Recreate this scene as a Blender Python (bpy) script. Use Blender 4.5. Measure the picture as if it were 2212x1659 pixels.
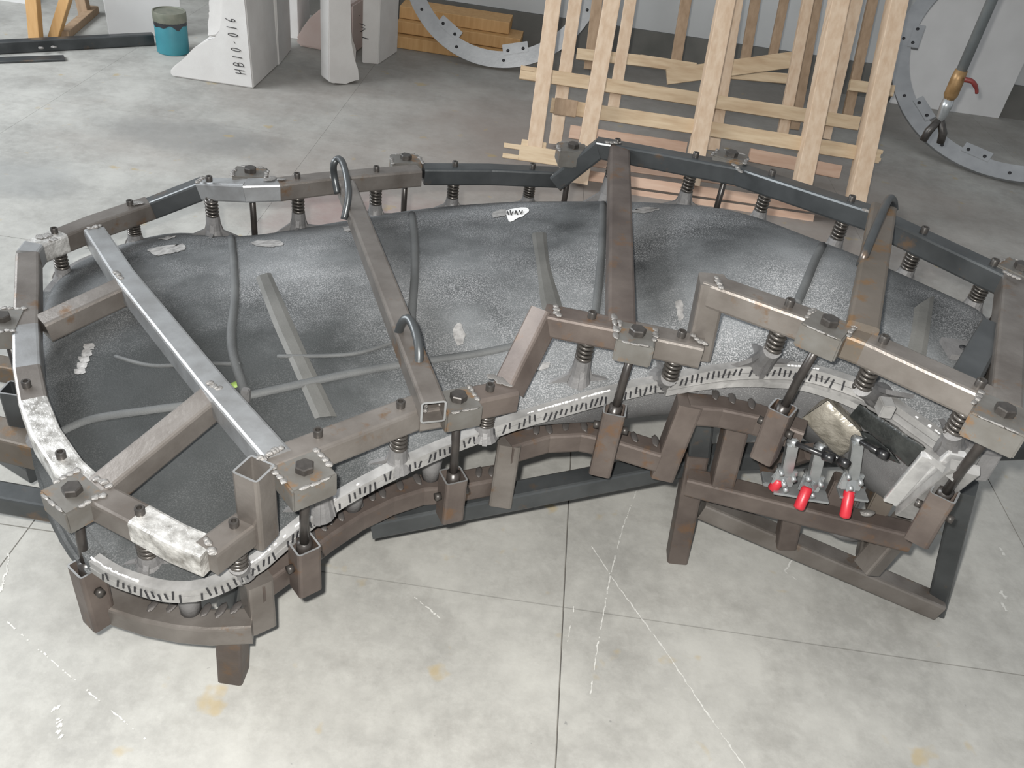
import bpy, bmesh, math, random
from mathutils import Vector, Matrix, noise
from mathutils.bvhtree import BVHTree
random.seed(7)
for o in list(bpy.data.objects): bpy.data.objects.remove(o, do_unlink=True)
scn = bpy.context.scene; COL = scn.collection

# ------------------------------------------------------------------ camera
W, H = 2212.0, 1659.0
F = 1850.0; NAD = (740.0, 3300.0); CAMZ = 1.55
CX, CY = W/2, H/2
dn = Vector((NAD[0]-CX, NAD[1]-CY, F)).normalized()
fw = Vector((0, 0, 1)); yh = (fw - dn*fw.dot(dn)).normalized(); up = -dn; xh = yh.cross(up)
R3 = Matrix((xh, yh, up))                       # camera (right, down, forward) -> world
cam_d = bpy.data.cameras.new('camera'); cam = bpy.data.objects.new('camera', cam_d); COL.objects.link(cam)
cam_d.sensor_width = 36.0; cam_d.lens = F/W*36.0; cam_d.clip_start = 0.02
rt, dw, fo = R3.col[0].copy(), R3.col[1].copy(), R3.col[2].copy()
cam.matrix_world = Matrix(((rt[0], -dw[0], -fo[0], 0), (rt[1], -dw[1], -fo[1], 0), (rt[2], -dw[2], -fo[2], CAMZ), (0, 0, 0, 1)))
scn.camera = cam
CAM = Vector((0, 0, CAMZ))
def ray(px, py): return R3 @ Vector((px-CX, py-CY, F))
def P(px, py, z):
    d = ray(px, py); return CAM + d*((z-CAMZ)/d.z)
def PY(px, py, y):
    d = ray(px, py); return CAM + d*(y/d.y)
def PPL(px, py, p0, n):
    d = ray(px, py); return CAM + d*((p0-CAM).dot(n)/d.dot(n))

# ------------------------------------------------------------------ light
world = bpy.data.worlds.new('workshop_light'); scn.world = world; world.use_nodes = True
bg = world.node_tree.nodes['Background']; bg.inputs[0].default_value = (0.92, 0.96, 1.0, 1); bg.inputs[1].default_value = 0.60
def area(name, loc, target, sx, sy, power, col=(1, 1, 1)):
    l = bpy.data.lights.new(name, 'AREA'); l.shape = 'RECTANGLE'; l.size = sx; l.size_y = sy; l.energy = power; l.color = col
    o = bpy.data.objects.new(name, l); COL.objects.link(o); o.location = loc
    o.rotation_euler = (Vector(target)-Vector(loc)).to_track_quat('-Z', 'Y').to_euler(); return o
area('window_daylight', (-4.6, 2.4, 2.6), (-0.8, 2.6, 0.0), 3.2, 1.8, 300, (0.93, 0.97, 1.0))
fl = bpy.data.lights.new('camera_flash', 'POINT'); fl.energy = 300; fl.shadow_soft_size = 0.018; fl.color = (1.0, 0.975, 0.925)
flo = bpy.data.objects.new('camera_flash', fl); COL.objects.link(flo); flo.location = CAM + R3 @ Vector((-0.045, -0.05, -0.02))
vs = scn.view_settings
vs.view_transform = 'Standard'; vs.look = 'None'; vs.gamma = 1.0; vs.use_curve_mapping = False; vs.exposure = 0.0

# ------------------------------------------------------------------ materials
MATS = {}
def mat(name, base, rough=0.5, metal=0.0, var=None, scale=6.0, detail=5.0, bump=0.0, bscale=60.0, spec=0.5, rust=None, rust_at=0.62, rust_scale=7.0, speck=None, speck_at=0.6, speck_scale=300.0, stretch=None, soot=None):
    m = bpy.data.materials.new(name); m.use_nodes = True; nt = m.node_tree; N = nt.nodes; L = nt.links
    b = N['Principled BSDF']; b.inputs['Roughness'].default_value = rough; b.inputs['Metallic'].default_value = metal
    b.inputs['Specular IOR Level'].default_value = spec
    tc = N.new('ShaderNodeTexCoord'); src = tc.outputs['Object']
    if stretch:
        mp = N.new('ShaderNodeMapping'); mp.inputs['Scale'].default_value = stretch; L.new(src, mp.inputs[0]); src = mp.outputs[0]
    def nz(sc, dt=4.0, r=0.55):
        n = N.new('ShaderNodeTexNoise'); n.inputs['Scale'].default_value = sc; n.inputs['Detail'].default_value = dt; n.inputs['Roughness'].default_value = r
        L.new(src, n.inputs['Vector']); return n.outputs['Fac']
    def ramp(fac, stops):
        r = N.new('ShaderNodeValToRGB'); e = r.color_ramp.elements
        e[0].position, e[0].color = stops[0][0], (*stops[0][1], 1); e[1].position, e[1].color = stops[-1][0], (*stops[-1][1], 1)
        for p, c in stops[1:-1]:
            x = e.new(p); x.color = (*c, 1)
        L.new(fac, r.inputs[0]); return r.outputs[0]
    def mix(fac, a, c):
        x = N.new('ShaderNodeMix'); x.data_type = 'RGBA'; L.new(fac, x.inputs[0])
        if isinstance(a, tuple): x.inputs[6].default_value = (*a, 1)
        else: L.new(a, x.inputs[6])
        if isinstance(c, tuple): x.inputs[7].default_value = (*c, 1)
        else: L.new(c, x.inputs[7])
        return x.outputs[2]
    if var: col = ramp(nz(scale, detail), [(0.32, base), (0.68, var)])
    else: col = ramp(nz(scale, detail), [(0.3, tuple(c*0.9 for c in base)), (0.7, tuple(min(1, c*1.1) for c in base))])
    if speck:
        f = ramp(nz(speck_scale, 2.0, 0.7), [(speck_at-0.05, (0, 0, 0)), (speck_at+0.06, (1, 1, 1))])
        lf_ = ramp(nz(3.2, 4.0, 0.6), [(0.40, (0.12,)*3), (0.66, (1, 1, 1))])
        mm = N.new('ShaderNodeMath'); mm.operation = 'MULTIPLY'; L.new(f, mm.inputs[0]); L.new(lf_, mm.inputs[1]); f = mm.outputs[0]
        col = mix(f, col, speck)
    if rust:
        f = ramp(nz(rust_scale, 8.0, 0.65), [(rust_at, (0, 0, 0)), (rust_at+0.10, (1, 1, 1))])
        col = mix(f, col, rust)
    if soot:                                     # dark residue patch with a noisy border
        mp = N.new('ShaderNodeMapping'); mp.vector_type = 'TEXTURE'; mp.inputs['Location'].default_value = soot[0]; mp.inputs['Scale'].default_value = soot[1]
        L.new(tc.outputs['Object'], mp.inputs[0]); ln = N.new('ShaderNodeVectorMath'); ln.operation = 'LENGTH'; L.new(mp.outputs[0], ln.inputs[0])
        ad = N.new('ShaderNodeMath'); ad.operation = 'MULTIPLY_ADD'; L.new(nz(4.0, 8.0, 0.65), ad.inputs[0]); ad.inputs[1].default_value = 1.6; L.new(ln.outputs['Value'], ad.inputs[2])
        hf = N.new('ShaderNodeMath'); hf.operation = 'MULTIPLY'; L.new(ad.outputs[0], hf.inputs[0]); hf.inputs[1].default_value = 0.4
        col = mix(ramp(hf.outputs[0], [(0.52, (0.8,)*3), (0.78, (0, 0, 0))]), col, (0.022, 0.024, 0.024))
    L.new(col, b.inputs['Base Color'])
    if bump:
        bp = N.new('ShaderNodeBump'); bp.inputs['Strength'].default_value = bump; bp.inputs['Distance'].default_value = 0.004
        L.new(nz(bscale, 3.0), bp.inputs['Height']); L.new(bp.outputs[0], b.inputs['Normal'])
    MATS[name] = m; return m
RUST = (0.13, 0.078, 0.043)
mat('steel', (0.105, 0.092, 0.082), 0.36, 0.5, (0.175, 0.16, 0.147), 10, detail=8, bump=0.12, bscale=90, rust=RUST, rust_at=0.58, rust_scale=11)
mat('steel_brown', (0.064, 0.050, 0.044), 0.5, 0.4, (0.112, 0.092, 0.081), 10, detail=8, bump=0.12, bscale=90, rust=(0.11, 0.066, 0.04), rust_at=0.57, rust_scale=14)
mat('steel_bright', (0.2160, 0.2160, 0.2160), 0.33, 0.6, (0.3200, 0.3280, 0.3360), 14, bump=0.10, bscale=120, rust=(0.26, 0.15, 0.08), rust_at=0.70)
mat('steel_ground', (0.20, 0.19, 0.175), 0.30, 0.6, (0.72, 0.71, 0.69), 34, detail=6, bump=0.6, bscale=110)
mat('steel_dark', (0.040, 0.0435, 0.0455), 0.34, 0.5, (0.072, 0.077, 0.080), 9, detail=8, bump=0.06, rust=(0.11, 0.075, 0.05), rust_at=0.62, rust_scale=10)
mat('steel_rusty', (0.0910, 0.0770, 0.0616), 0.48, 0.4, (0.1225, 0.1050, 0.0889), 8, bump=0.12, rust=(0.135, 0.083, 0.043), rust_at=0.53, rust_scale=20)
mat('bracket_steel', (0.1015, 0.0938, 0.0840), 0.45, 0.45, (0.1400, 0.1365, 0.1274), 18, bump=0.1, rust=(0.165, 0.10, 0.052), rust_at=0.55, rust_scale=22)
mat('weld', (0.11, 0.10, 0.095), 0.38, 0.6, (0.36, 0.35, 0.335), 120, bump=0.4, bscale=200, rust=(0.22, 0.10, 0.04), rust_at=0.62, rust_scale=50)
mat('weld_dark', (0.05, 0.046, 0.044), 0.35, 0.5, (0.16, 0.15, 0.145), 120, bump=0.3, rust=(0.16, 0.08, 0.03), rust_at=0.60, rust_scale=60)
mat('shell', (0.026, 0.028, 0.029), 0.8, 0.0, (0.150, 0.156, 0.160), 3.0, detail=10, bump=0.35, bscale=330, speck=(0.30, 0.30, 0.305), speck_at=0.54, speck_scale=380, spec=0.2, soot=((-0.62, 1.25, 0.4), (0.62, 0.42, 1.0)))
mat('shell_rib', (0.050, 0.052, 0.053), 0.7, 0.1, (0.085, 0.088, 0.088), 8, bump=0.25, bscale=300)
mat('shell_cast', (0.10, 0.10, 0.102), 0.6, 0.25, (0.145, 0.145, 0.146), 8, bump=0.25, bscale=300, speck=(0.32, 0.32, 0.32), speck_at=0.62, speck_scale=420)
mat('mount', (0.1050, 0.1030, 0.1030), 0.6, 0.25, (0.1550, 0.1520, 0.1520), 20, bump=0.2, bscale=200)
mat('band', (0.068, 0.067, 0.062), 0.62, 0.2, (0.105, 0.103, 0.096), 9, bump=0.15, bscale=200)
mat('scrape', (0.17, 0.165, 0.16), 0.55, 0.2, (0.34, 0.33, 0.32), 70, bump=0.3)
mat('scrape_white', (0.62, 0.61, 0.60), 0.6, 0.0, (0.80, 0.79, 0.78), 50)
mat('aluminium', (0.21, 0.207, 0.202), 0.45, 0.4, (0.32, 0.315, 0.31), 24, bump=0.12, bscale=90)
mat('aluminium_ring', (0.2640, 0.2706, 0.2772), 0.37, 0.5, (0.3300, 0.3366, 0.3432), 10, bump=0.1)
mat('aluminium_bright', (0.62, 0.62, 0.62), 0.28, 0.7, (0.80, 0.80, 0.80), 30, bump=0.15, bscale=60)
mat('ink', (0.012, 0.012, 0.014), 0.6)
mat('rod', (0.018, 0.016, 0.015), 0.32, 0.2, (0.035, 0.030, 0.027), 30)
mat('spring', (0.055, 0.050, 0.045), 0.30, 0.6, (0.10, 0.092, 0.085), 40)
mat('bolt', (0.030, 0.027, 0.025), 0.4, 0.4, (0.055, 0.050, 0.046), 60)
mat('black_plastic', (0.012, 0.012, 0.013), 0.3)
mat('zinc', (0.3150, 0.3300, 0.3375), 0.28, 0.75, (0.4125, 0.4275, 0.4350), 30)
mat('red_grip', (0.36, 0.014, 0.024), 0.4)
mat('wool', (0.19, 0.175, 0.145), 0.42, 0.4, (0.36, 0.335, 0.29), 34, bump=1.0, bscale=55)
mat('tar', (0.006, 0.007, 0.007), 0.3, 0.0, (0.022, 0.024, 0.023), 25, bump=1.0, bscale=40)
mat('paint_white', (0.70, 0.70, 0.70), 0.7)
mat('wood', (0.4256, 0.3040, 0.2052), 0.62, 0, (0.5168, 0.4028, 0.2964), 5, bump=0.08, stretch=(9, 9, 1.2), rust=(0.36, 0.20, 0.10), rust_at=0.72, rust_scale=4)
mat('wood_pink', (0.4144, 0.2664, 0.1887), 0.62, 0, (0.5032, 0.3552, 0.2664), 5, bump=0.08, stretch=(1.2, 9, 9))
mat('wood_rail', (0.3848, 0.2738, 0.1665), 0.62, 0, (0.5180, 0.4070, 0.2738), 5, bump=0.08, stretch=(1.2, 9, 9), rust=(0.22, 0.12, 0.06), rust_at=0.70, rust_scale=6)
mat('wood_shaded', (0.2250, 0.1500, 0.0900), 0.65, 0, (0.3000, 0.2100, 0.1350), 5, stretch=(9, 9, 1.2))  # darker wood tone, shade put into the colour
mat('wood_yellow', (0.3840, 0.2160, 0.0800), 0.6, 0, (0.4640, 0.2800, 0.1200), 5, stretch=(9, 9, 1.2))
mat('foam', (0.4641, 0.4508, 0.4376), 0.85, 0, (0.5171, 0.5072, 0.4939), 8, bump=0.1, bscale=150)
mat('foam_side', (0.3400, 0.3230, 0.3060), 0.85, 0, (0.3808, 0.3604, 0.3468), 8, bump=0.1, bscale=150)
mat('foam_pink', (0.4774, 0.3779, 0.3514), 0.85, 0, (0.5171, 0.4376, 0.4111), 8)
mat('can_teal', (0.0213, 0.1360, 0.1700), 0.45, 0, (0.0298, 0.1785, 0.2125), 8)
mat('can_lid', (0.10, 0.11, 0.085), 0.55, 0.2, (0.16, 0.16, 0.125), 25)
mat('black_paint', (0.015, 0.016, 0.02), 0.35)
mat('shade_black', (0.012, 0.013, 0.015), 0.8, 0, (0.03, 0.032, 0.035), 6)  # near-black of the sheet that stands in for deep shade
mat('board_white', (0.4950, 0.4913, 0.4875), 0.7, 0, (0.5400, 0.5363, 0.5325), 6)
mat('wall_white', (0.3600, 0.3672, 0.3672), 0.8, 0, (0.4032, 0.4104, 0.4104), 3, bump=0.05)
mat('wall_dado', (0.075, 0.075, 0.068), 0.65, 0, (0.12, 0.115, 0.105), 4, speck=(0.5, 0.5, 0.48), speck_at=0.80, speck_scale=35)
mat('pipe_grey', (0.1400, 0.1575, 0.1645), 0.45, 0.35, (0.1960, 0.2135, 0.2170), 10)
mat('brass', (0.20, 0.12, 0.05), 0.45, 0.5, (0.30, 0.19, 0.09), 30)
mat('red_lever', (0.11, 0.014, 0.012), 0.5, 0, (0.17, 0.022, 0.018), 20)
mat('chalk', (0.36, 0.357, 0.34), 0.9, 0, (0.48, 0.476, 0.455), 60)
mat('green_tape', (0.16, 0.24, 0.05), 0.6)

def concrete():
    m = bpy.data.materials.new('concrete'); m.use_nodes = True; nt = m.node_tree; N = nt.nodes; L = nt.links
    b = N['Principled BSDF']; b.inputs['Roughness'].default_value = 0.62; b.inputs['Specular IOR Level'].default_value = 0.35
    geo = N.new('ShaderNodeNewGeometry')
    def nz(sc, dt=6.0, r=0.6, off=(0, 0, 0)):
        mp = N.new('ShaderNodeMapping'); mp.inputs['Location'].default_value = off; L.new(geo.outputs['Position'], mp.inputs[0])
        n = N.new('ShaderNodeTexNoise'); n.inputs['Scale'].default_value = sc; n.inputs['Detail'].default_value = dt; n.inputs['Roughness'].default_value = r
        L.new(mp.outputs[0], n.inputs['Vector']); return n.outputs['Fac']
    def ramp(fac, a, ca, c, cc):
        r = N.new('ShaderNodeValToRGB'); e = r.color_ramp.elements
        e[0].position, e[0].color, e[1].position, e[1].color = a, (*ca, 1), c, (*cc, 1); L.new(fac, r.inputs[0]); return r.outputs[0]
    def mixc(fac, a, c):
        x = N.new('ShaderNodeMix'); x.data_type = 'RGBA'; L.new(fac, x.inputs[0]); L.new(a, x.inputs[6])
        if isinstance(c, tuple): x.inputs[7].default_value = (*c, 1)
        else: L.new(c, x.inputs[7])
        return x.outputs[2]
    K = (0, 0, 0); O = (1, 1, 1)
    col = ramp(nz(2.6, 9, 0.68), 0.36, (0.222, 0.219, 0.205), 0.64, (0.335, 0.331, 0.310))
    col = mixc(ramp(nz(26, 5, 0.7), 0.44, K, 0.78, (0.55,)*3), col, (0.355, 0.351, 0.330))
    col = mixc(ramp(nz(7, 9, 0.72, (3, 5, 1)), 0.50, K, 0.72, (0.6,)*3), col, (0.185, 0.180, 0.166))
    # old brownish / pinkish spill on the floor between the foam blocks and the mould, fading by distance from its middle
    def blob(cx, cy, rx, ry, soft, ns):
        mp = N.new('ShaderNodeMapping'); mp.vector_type = 'TEXTURE'
        mp.inputs['Location'].default_value = (cx, cy, 0); mp.inputs['Scale'].default_value = (rx, ry, 1); L.new(geo.outputs['Position'], mp.inputs[0])
        ln = N.new('ShaderNodeVectorMath'); ln.operation = 'LENGTH'; L.new(mp.outputs[0], ln.inputs[0])
        ad = N.new('ShaderNodeMath'); ad.operation = 'MULTIPLY_ADD'; L.new(nz(ns, 6, 0.65, (cx, cy, 3)), ad.inputs[0]); ad.inputs[1].default_value = 1.5; L.new(ln.outputs['Value'], ad.inputs[2])
        hf = N.new('ShaderNodeMath'); hf.operation = 'MULTIPLY'; L.new(ad.outputs[0], hf.inputs[0]); hf.inputs[1].default_value = 0.5
        return ramp(hf.outputs[0], (1.75-soft)/2, O, 1.75/2, K)
    def scaled(f, k):
        x = N.new('ShaderNodeMath'); x.operation = 'MULTIPLY'; L.new(f, x.inputs[0]); x.inputs[1].default_value = k; return x.outputs[0]
    col = mixc(scaled(blob(0.5, 3.9, 2.6, 1.5, 0.9, 1.6), 0.75), col, (0.185, 0.150, 0.130))
    col = mixc(scaled(blob(1.2, 5.4, 3.5, 0.9, 0.9, 1.6), 0.7), col, (0.13, 0.114, 0.098))
    col = mixc(scaled(blob(-0.55, 2.95, 0.55, 0.35, 0.7, 3.0), 0.55), col, (0.22, 0.115, 0.11))
    col = mixc(scaled(blob(-1.6, 3.55, 0.5, 0.22, 0.6, 3.0), 0.5), col, (0.15, 0.15, 0.146))
    col = mixc(scaled(blob(-2.0, 2.95, 0.35, 0.2, 0.6, 3.0), 0.45), col, (0.17, 0.176, 0.176))
    col = mixc(scaled(ramp(nz(9, 3, 0.5, (7, 2, 0)), 0.665, K, 0.73, O), 0.5), col, (0.30, 0.22, 0.085))
    col = mixc(scaled(ramp(nz(55, 2, 0.5, (1, 9, 0)), 0.76, K, 0.80, O), 0.6), col, (0.14, 0.14, 0.14))
    L.new(col, b.inputs['Base Color'])
    bp = N.new('ShaderNodeBump'); bp.inputs['Strength'].default_value = 0.12; bp.inputs['Distance'].default_value = 0.003
    L.new(nz(120, 4), bp.inputs['Height']); L.new(bp.outputs[0], b.inputs['Normal'])
    MATS['concrete'] = m
concrete()
mat('joint', (0.17, 0.16, 0.145), 0.8)

# ------------------------------------------------------------------ helpers
PLOC = {}
def obj(name, me, m, parent=None, loc=None, rot=None):
    o = bpy.data.objects.new(name, me); COL.objects.link(o)
    if m and not me.materials: me.materials.append(MATS[m])
    if loc is not None: o.location = loc
    if rot is not None: o.rotation_mode = 'QUATERNION'; o.rotation_quaternion = rot
    if parent is not None:
        o.parent = parent
        o.matrix_parent_inverse = PM(parent).inverted()
    return o
def PM(o):                                       # world matrix without a depsgraph update
    m = Matrix.LocRotScale(o.location, o.rotation_quaternion if o.rotation_mode == 'QUATERNION' else o.rotation_euler, o.scale)
    if o.parent: return PM(o.parent) @ o.matrix_parent_inverse @ m
    return m
def tag(o, label, cat, group=None, kind=None):
    if label: o['label'] = label
    if cat: o['category'] = cat
    if group: o['group'] = group
    if kind: o['kind'] = kind
    return o
def thing(name, loc, label, cat, group=None):
    o = bpy.data.objects.new(name, None); COL.objects.link(o); o.location = loc; o.empty_display_size = 0.1
    return tag(o, label, cat, group)
def mesh(name, verts, faces, smooth=False):
    me = bpy.data.meshes.new(name); me.from_pydata([tuple(v) for v in verts], [], faces); me.update()
    if smooth: me.polygons.foreach_set('use_smooth', [True]*len(me.polygons))
    return me
def from_bm(name, bm, smooth=False):
    bmesh.ops.recalc_face_normals(bm, faces=bm.faces[:])
    me = bpy.data.meshes.new(name); bm.to_mesh(me); bm.free()
    if smooth: me.polygons.foreach_set('use_smooth', [True]*len(me.polygons))
    return me
def sect(w, h, r):
    a, b = w/2, h/2; k = r*0.29
    return [(a, -b+r), (a, b-r), (a-k, b-k), (a-r, b), (-a+r, b), (-a+k, b-k), (-a, b-r), (-a, -b+r), (-a+k, -b+k), (-a+r, -b), (a-r, -b), (a-k, -b+k)]
def frame_of(d, upv):
    d = d.normalized(); s = d.cross(upv)
    if s.length < 1e-4: s = d.cross(Vector((0, 1, 0)))
    s.normalize(); n = s.cross(d).normalized(); return s, n
def tubes(name, pts, m, parent, w=0.05, h=None, upv=Vector((0, 0, 1)), closed_end=True, solid=False, shift=0.0, wall=0.004, r=0.006):
    """square tube along a polyline; every straight length is its own object, mitred at the joints"""
    h = h or w; pts = [Vector(p) for p in pts]; out = []
    so = sect(w, h, r); si = sect(w-2*wall, h-2*wall, max(r-wall, 0.0015)); ns = len(so)
    for i in range(len(pts)-1):
        a, b = pts[i], pts[i+1]; d = (b-a).normalized(); s, n = frame_of(d, upv)
        na = d if i == 0 else ((pts[i]-pts[i-1]).normalized()+d).normalized()
        nb = d if i == len(pts)-2 else ((pts[i+2]-pts[i+1]).normalized()+d).normalized()
        if d.dot(na) < 0.5: na = d
        if d.dot(nb) < 0.5: nb = d
        def ring(sec, p, pn):
            o = []
            for x, y in sec:
                q = p + s*x + n*(y+shift); t = (p-q).dot(pn)/d.dot(pn) if abs(d.dot(pn)) > 1e-6 else 0
                o.append(q + d*t)
            return o
        V = ring(so, a, na) + ring(so, b, nb); Fc = [(k, (k+1) % ns, ns+(k+1) % ns, ns+k) for k in range(ns)]
        if solid or closed_end:
            Fc += [tuple(range(ns))[::-1], tuple(range(ns, 2*ns))]
        else:
            V += ring(si, a, na) + ring(si, b, nb); o = 2*ns
            Fc += [(o+(k+1) % ns, o+k, o+ns+k, o+ns+(k+1) % ns) for k in range(ns)]
            nf = len(Fc)
            Fc += [(k, o+k, o+(k+1) % ns, (k+1) % ns) for k in range(ns)]
            Fc += [(ns+k, ns+(k+1) % ns, o+ns+(k+1) % ns, o+ns+k) for k in range(ns)]
        mi = m[i % len(m)] if isinstance(m, (list, tuple)) else m
        me = mesh(name, V, Fc)
        ob = obj(name, me, mi, parent); out.append(ob)
        if not (solid or closed_end):
            me.materials.append(MATS['steel_bright'])
            for k in range(nf, len(Fc)): me.polygons[k].material_index = 1
    return out
def box_bm(bm, c, u, v, w, hu, hv, hw):
    c = Vector(c); vs_ = []
    for sx in (-1, 1):
        for sy in (-1, 1):
            for sz in (-1, 1): vs_.append(bm.verts.new(c+u*(sx*hu)+v*(sy*hv)+w*(sz*hw)))
    for f in ((0, 1, 3, 2), (4, 6, 7, 5), (0, 4, 5, 1), (2, 3, 7, 6), (0, 2, 6, 4), (1, 5, 7, 3)): bm.faces.new([vs_[i] for i in f])
def box(name, c, u, v, w, hu, hv, hw, m, parent, bev=0.0):
    bm = bmesh.new(); box_bm(bm, c, u, v, w, hu, hv, hw)
    if bev: bmesh.ops.bevel(bm, geom=bm.edges[:], offset=bev, segments=2, affect='EDGES')
    return obj(name, from_bm(name, bm), m, parent)
X, Y, Z = Vector((1, 0, 0)), Vector((0, 1, 0)), Vector((0, 0, 1))
def round_path(name, pts, rad, m, parent, n=10, cap=True, smooth_pts=True, sub=4):
    pts = [Vector(p) for p in pts]
    if smooth_pts and len(pts) > 2: pts = catmull(pts, sub)
    rads = rad if isinstance(rad, (list, tuple)) else [rad]*len(pts)
    if len(rads) != len(pts): rads = [rads[int(i*(len(rads)-1)/(len(pts)-1))] for i in range(len(pts))]
    V, Fc = [], []
    s = None
    for i, p in enumerate(pts):
        d = (pts[min(i+1, len(pts)-1)]-pts[max(i-1, 0)]).normalized()
        if s is None: s = d.orthogonal().normalized()
        s = (s - d*s.dot(d)).normalized(); t = d.cross(s)
        for k in range(n):
            a = 2*math.pi*k/n; V.append(p+(s*math.cos(a)+t*math.sin(a))*rads[i])
        if i:
            b0, b1 = (i-1)*n, i*n
            Fc += [(b0+k, b0+(k+1) % n, b1+(k+1) % n, b1+k) for k in range(n)]
    if cap: Fc += [tuple(range(n))[::-1], tuple(range((len(pts)-1)*n, len(pts)*n))]
    me = mesh(name, V, Fc, True)
    return obj(name, me, m, parent)
def catmull(p, sub=6):
    out = []
    for i in range(len(p)-1):
        p0, p1, p2, p3 = p[max(i-1, 0)], p[i], p[i+1], p[min(i+2, len(p)-1)]
        for k in range(sub):
            t = k/sub
            out.append(0.5*((2*p1)+(p2-p0)*t+(2*p0-5*p1+4*p2-p3)*t*t+(3*p1-p0-3*p2+p3)*t**3))
    out.append(p[-1].copy()); return out
def resample(pts, n):
    L = [0]
    for a, b in zip(pts, pts[1:]): L.append(L[-1]+(b-a).length)
    out = []; j = 0
    for i in range(n):
        s = L[-1]*i/(n-1)
        while j < len(L)-2 and L[j+1] < s: j += 1
        t = (s-L[j])/max(L[j+1]-L[j], 1e-9); out.append(pts[j].lerp(pts[j+1], min(max(t, 0), 1)))
    return out
def lathe_me(name, prof, n=16, hexa=False, smooth=True):
    """prof: (radius, z) list"""
    V, Fc = [], []
    for i, (r, z) in enumerate(prof):
        for k in range(n):
            a = 2*math.pi*k/n; V.append((r*math.cos(a), r*math.sin(a), z))
        if i:
            b0, b1 = (i-1)*n, i*n; Fc += [(b0+k, b0+(k+1) % n, b1+(k+1) % n, b1+k) for k in range(n)]
    Fc += [tuple(range(n))[::-1], tuple(range((len(prof)-1)*n, len(prof)*n))]
    return mesh(name, V, Fc, False)
def shade_auto(me, ang=35):
    try:
        me.polygons.foreach_set('use_smooth', [True]*len(me.polygons)); me.set_sharp_from_angle(angle=math.radians(ang))
    except Exception: pass
    return me
def lump_me(name, seed, flat=0.6):
    bm = bmesh.new(); bmesh.ops.create_icosphere(bm, subdivisions=2, radius=1.0)
    for v in bm.verts:
        k = 1+0.35*noise.noise(v.co*1.8+Vector((seed*3.1, 0, 0))); v.co = v.co*k; v.co.z *= flat
    return from_bm(name, bm, True)
WELD = []
for i in range(4):
    me = lump_me('weld_bead', i); me.materials.append(MATS['weld']); WELD.append(me)
WELDD = []
for i in range(3):
    me = lump_me('weld_bead', i+9, 0.45); me.materials.append(MATS['weld_dark']); WELDD.append(me)
def weld(p, parent, size=(0.008, 0.008, 0.006), ax=None, dark=False):
    me = random.choice(WELDD if dark else WELD)
    o = bpy.data.objects.new('weld_bead', me); COL.objects.link(o); o.scale = size; o.location = p
    if ax is not None: o.rotation_euler = (0, 0, math.atan2(ax.y, ax.x))
    o.parent = parent; o.matrix_parent_inverse = PM(parent).inverted(); return o
def weld_line(a, b, parent, n=5, s=0.007, dark=False):
    a, b = Vector(a), Vector(b); ax = b-a
    for i in range(n):
        t = (i+0.5)/n; p = a.lerp(b, t)+Vector((random.uniform(-1, 1), random.uniform(-1, 1), random.uniform(-.5, .5)))*s*0.35
        weld(p, parent, (max(ax.length/n*0.62, s), s*random.uniform(.7, 1.2), s*random.uniform(.5, .9)), ax, dark)

# ------------------------------------------------------------------ floor and wall
floor = obj('floor', mesh('floor', [(-7, -2.5, -0.012), (9, -2.5, -0.012), (9, 12, -0.012), (-7, 12, -0.012)], [(0, 1, 2, 3)]), 'joint'); floor['kind'] = 'structure'
JX = [0.19+1.23*i for i in range(-6, 8)]; JY = [1.277+1.23*i for i in range(-3, 9)]
g = 0.0014
for i in range(len(JX)-1):
    for j in range(len(JY)-1):
        if JY[j] > 5.9: continue
        g = 0.0015 if JY[j] < 2.0 else 0.0005
        cx, cy = (JX[i]+JX[i+1])/2, (JY[j]+JY[j+1])/2
        bm = bmesh.new(); box_bm(bm, (cx, cy, -0.006), X, Y, Z, (JX[i+1]-JX[i])/2-g, (JY[j+1]-JY[j])/2-g, 0.006)
        obj('floor_slab', from_bm('floor_slab', bm), 'concrete', floor)
WY = 5.75
wall = obj('wall_back', mesh('wall_back', [(-7, WY, 0.205), (9, WY, 0.205), (9, WY, 3.2), (-7, WY, 3.2), (-7, WY+0.2, 3.2), (9, WY+0.2, 3.2), (-7, WY+0.2, 0), (9, WY+0.2, 0)], [(0, 1, 2, 3), (3, 2, 5, 4), (4, 5, 7, 6)]), 'wall_white'); wall['kind'] = 'structure'
bm = bmesh.new(); box_bm(bm, (1, WY+0.08, 0.102), X, Y, Z, 8, 0.1, 0.102)
bb = obj('baseboard_back', from_bm('baseboard_back', bm), 'wall_dado'); bb['kind'] = 'structure'
# chalk scratches on the floor
def chalk(pts, w=0.004, m='chalk', dash=0.75):
    pts = [P(x, y, 0.0) for x, y in pts]; pts = resample(pts, max(10, int(sum((b-a).length for a, b in zip(pts, pts[1:]))/0.004)))
    bm = bmesh.new(); sd = random.random()*50
    for i, (a, b) in enumerate(zip(pts, pts[1:])):
        k = noise.noise(Vector((i*.11+sd, 0, 0)))*.5+.5+noise.noise(Vector((i*.9+sd, 3, 0)))*.35
        if k < 1-dash: continue
        d = (b-a).normalized(); s = d.cross(Z); ww = w*min(1, .25+k)*random.uniform(.3, 1.0); kk = s*w*.5*noise.noise(Vector((i*.25+sd, 7, 0)))
        vs_ = [bm.verts.new(q) for q in (a-s*ww/2+kk, b-s*ww/2+kk, b+s*ww/2+kk, a+s*ww/2+kk)]
        for v in vs_: v.co.z = 0.0006
        bm.faces.new(vs_)
    o = obj('chalk_mark', from_bm('chalk_mark', bm), m, floor); o['kind'] = 'stuff'
chalk([(1278, 1180), (1330, 1260), (1440, 1410), (1520, 1530), (1610, 1659)], 0.005)
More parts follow.
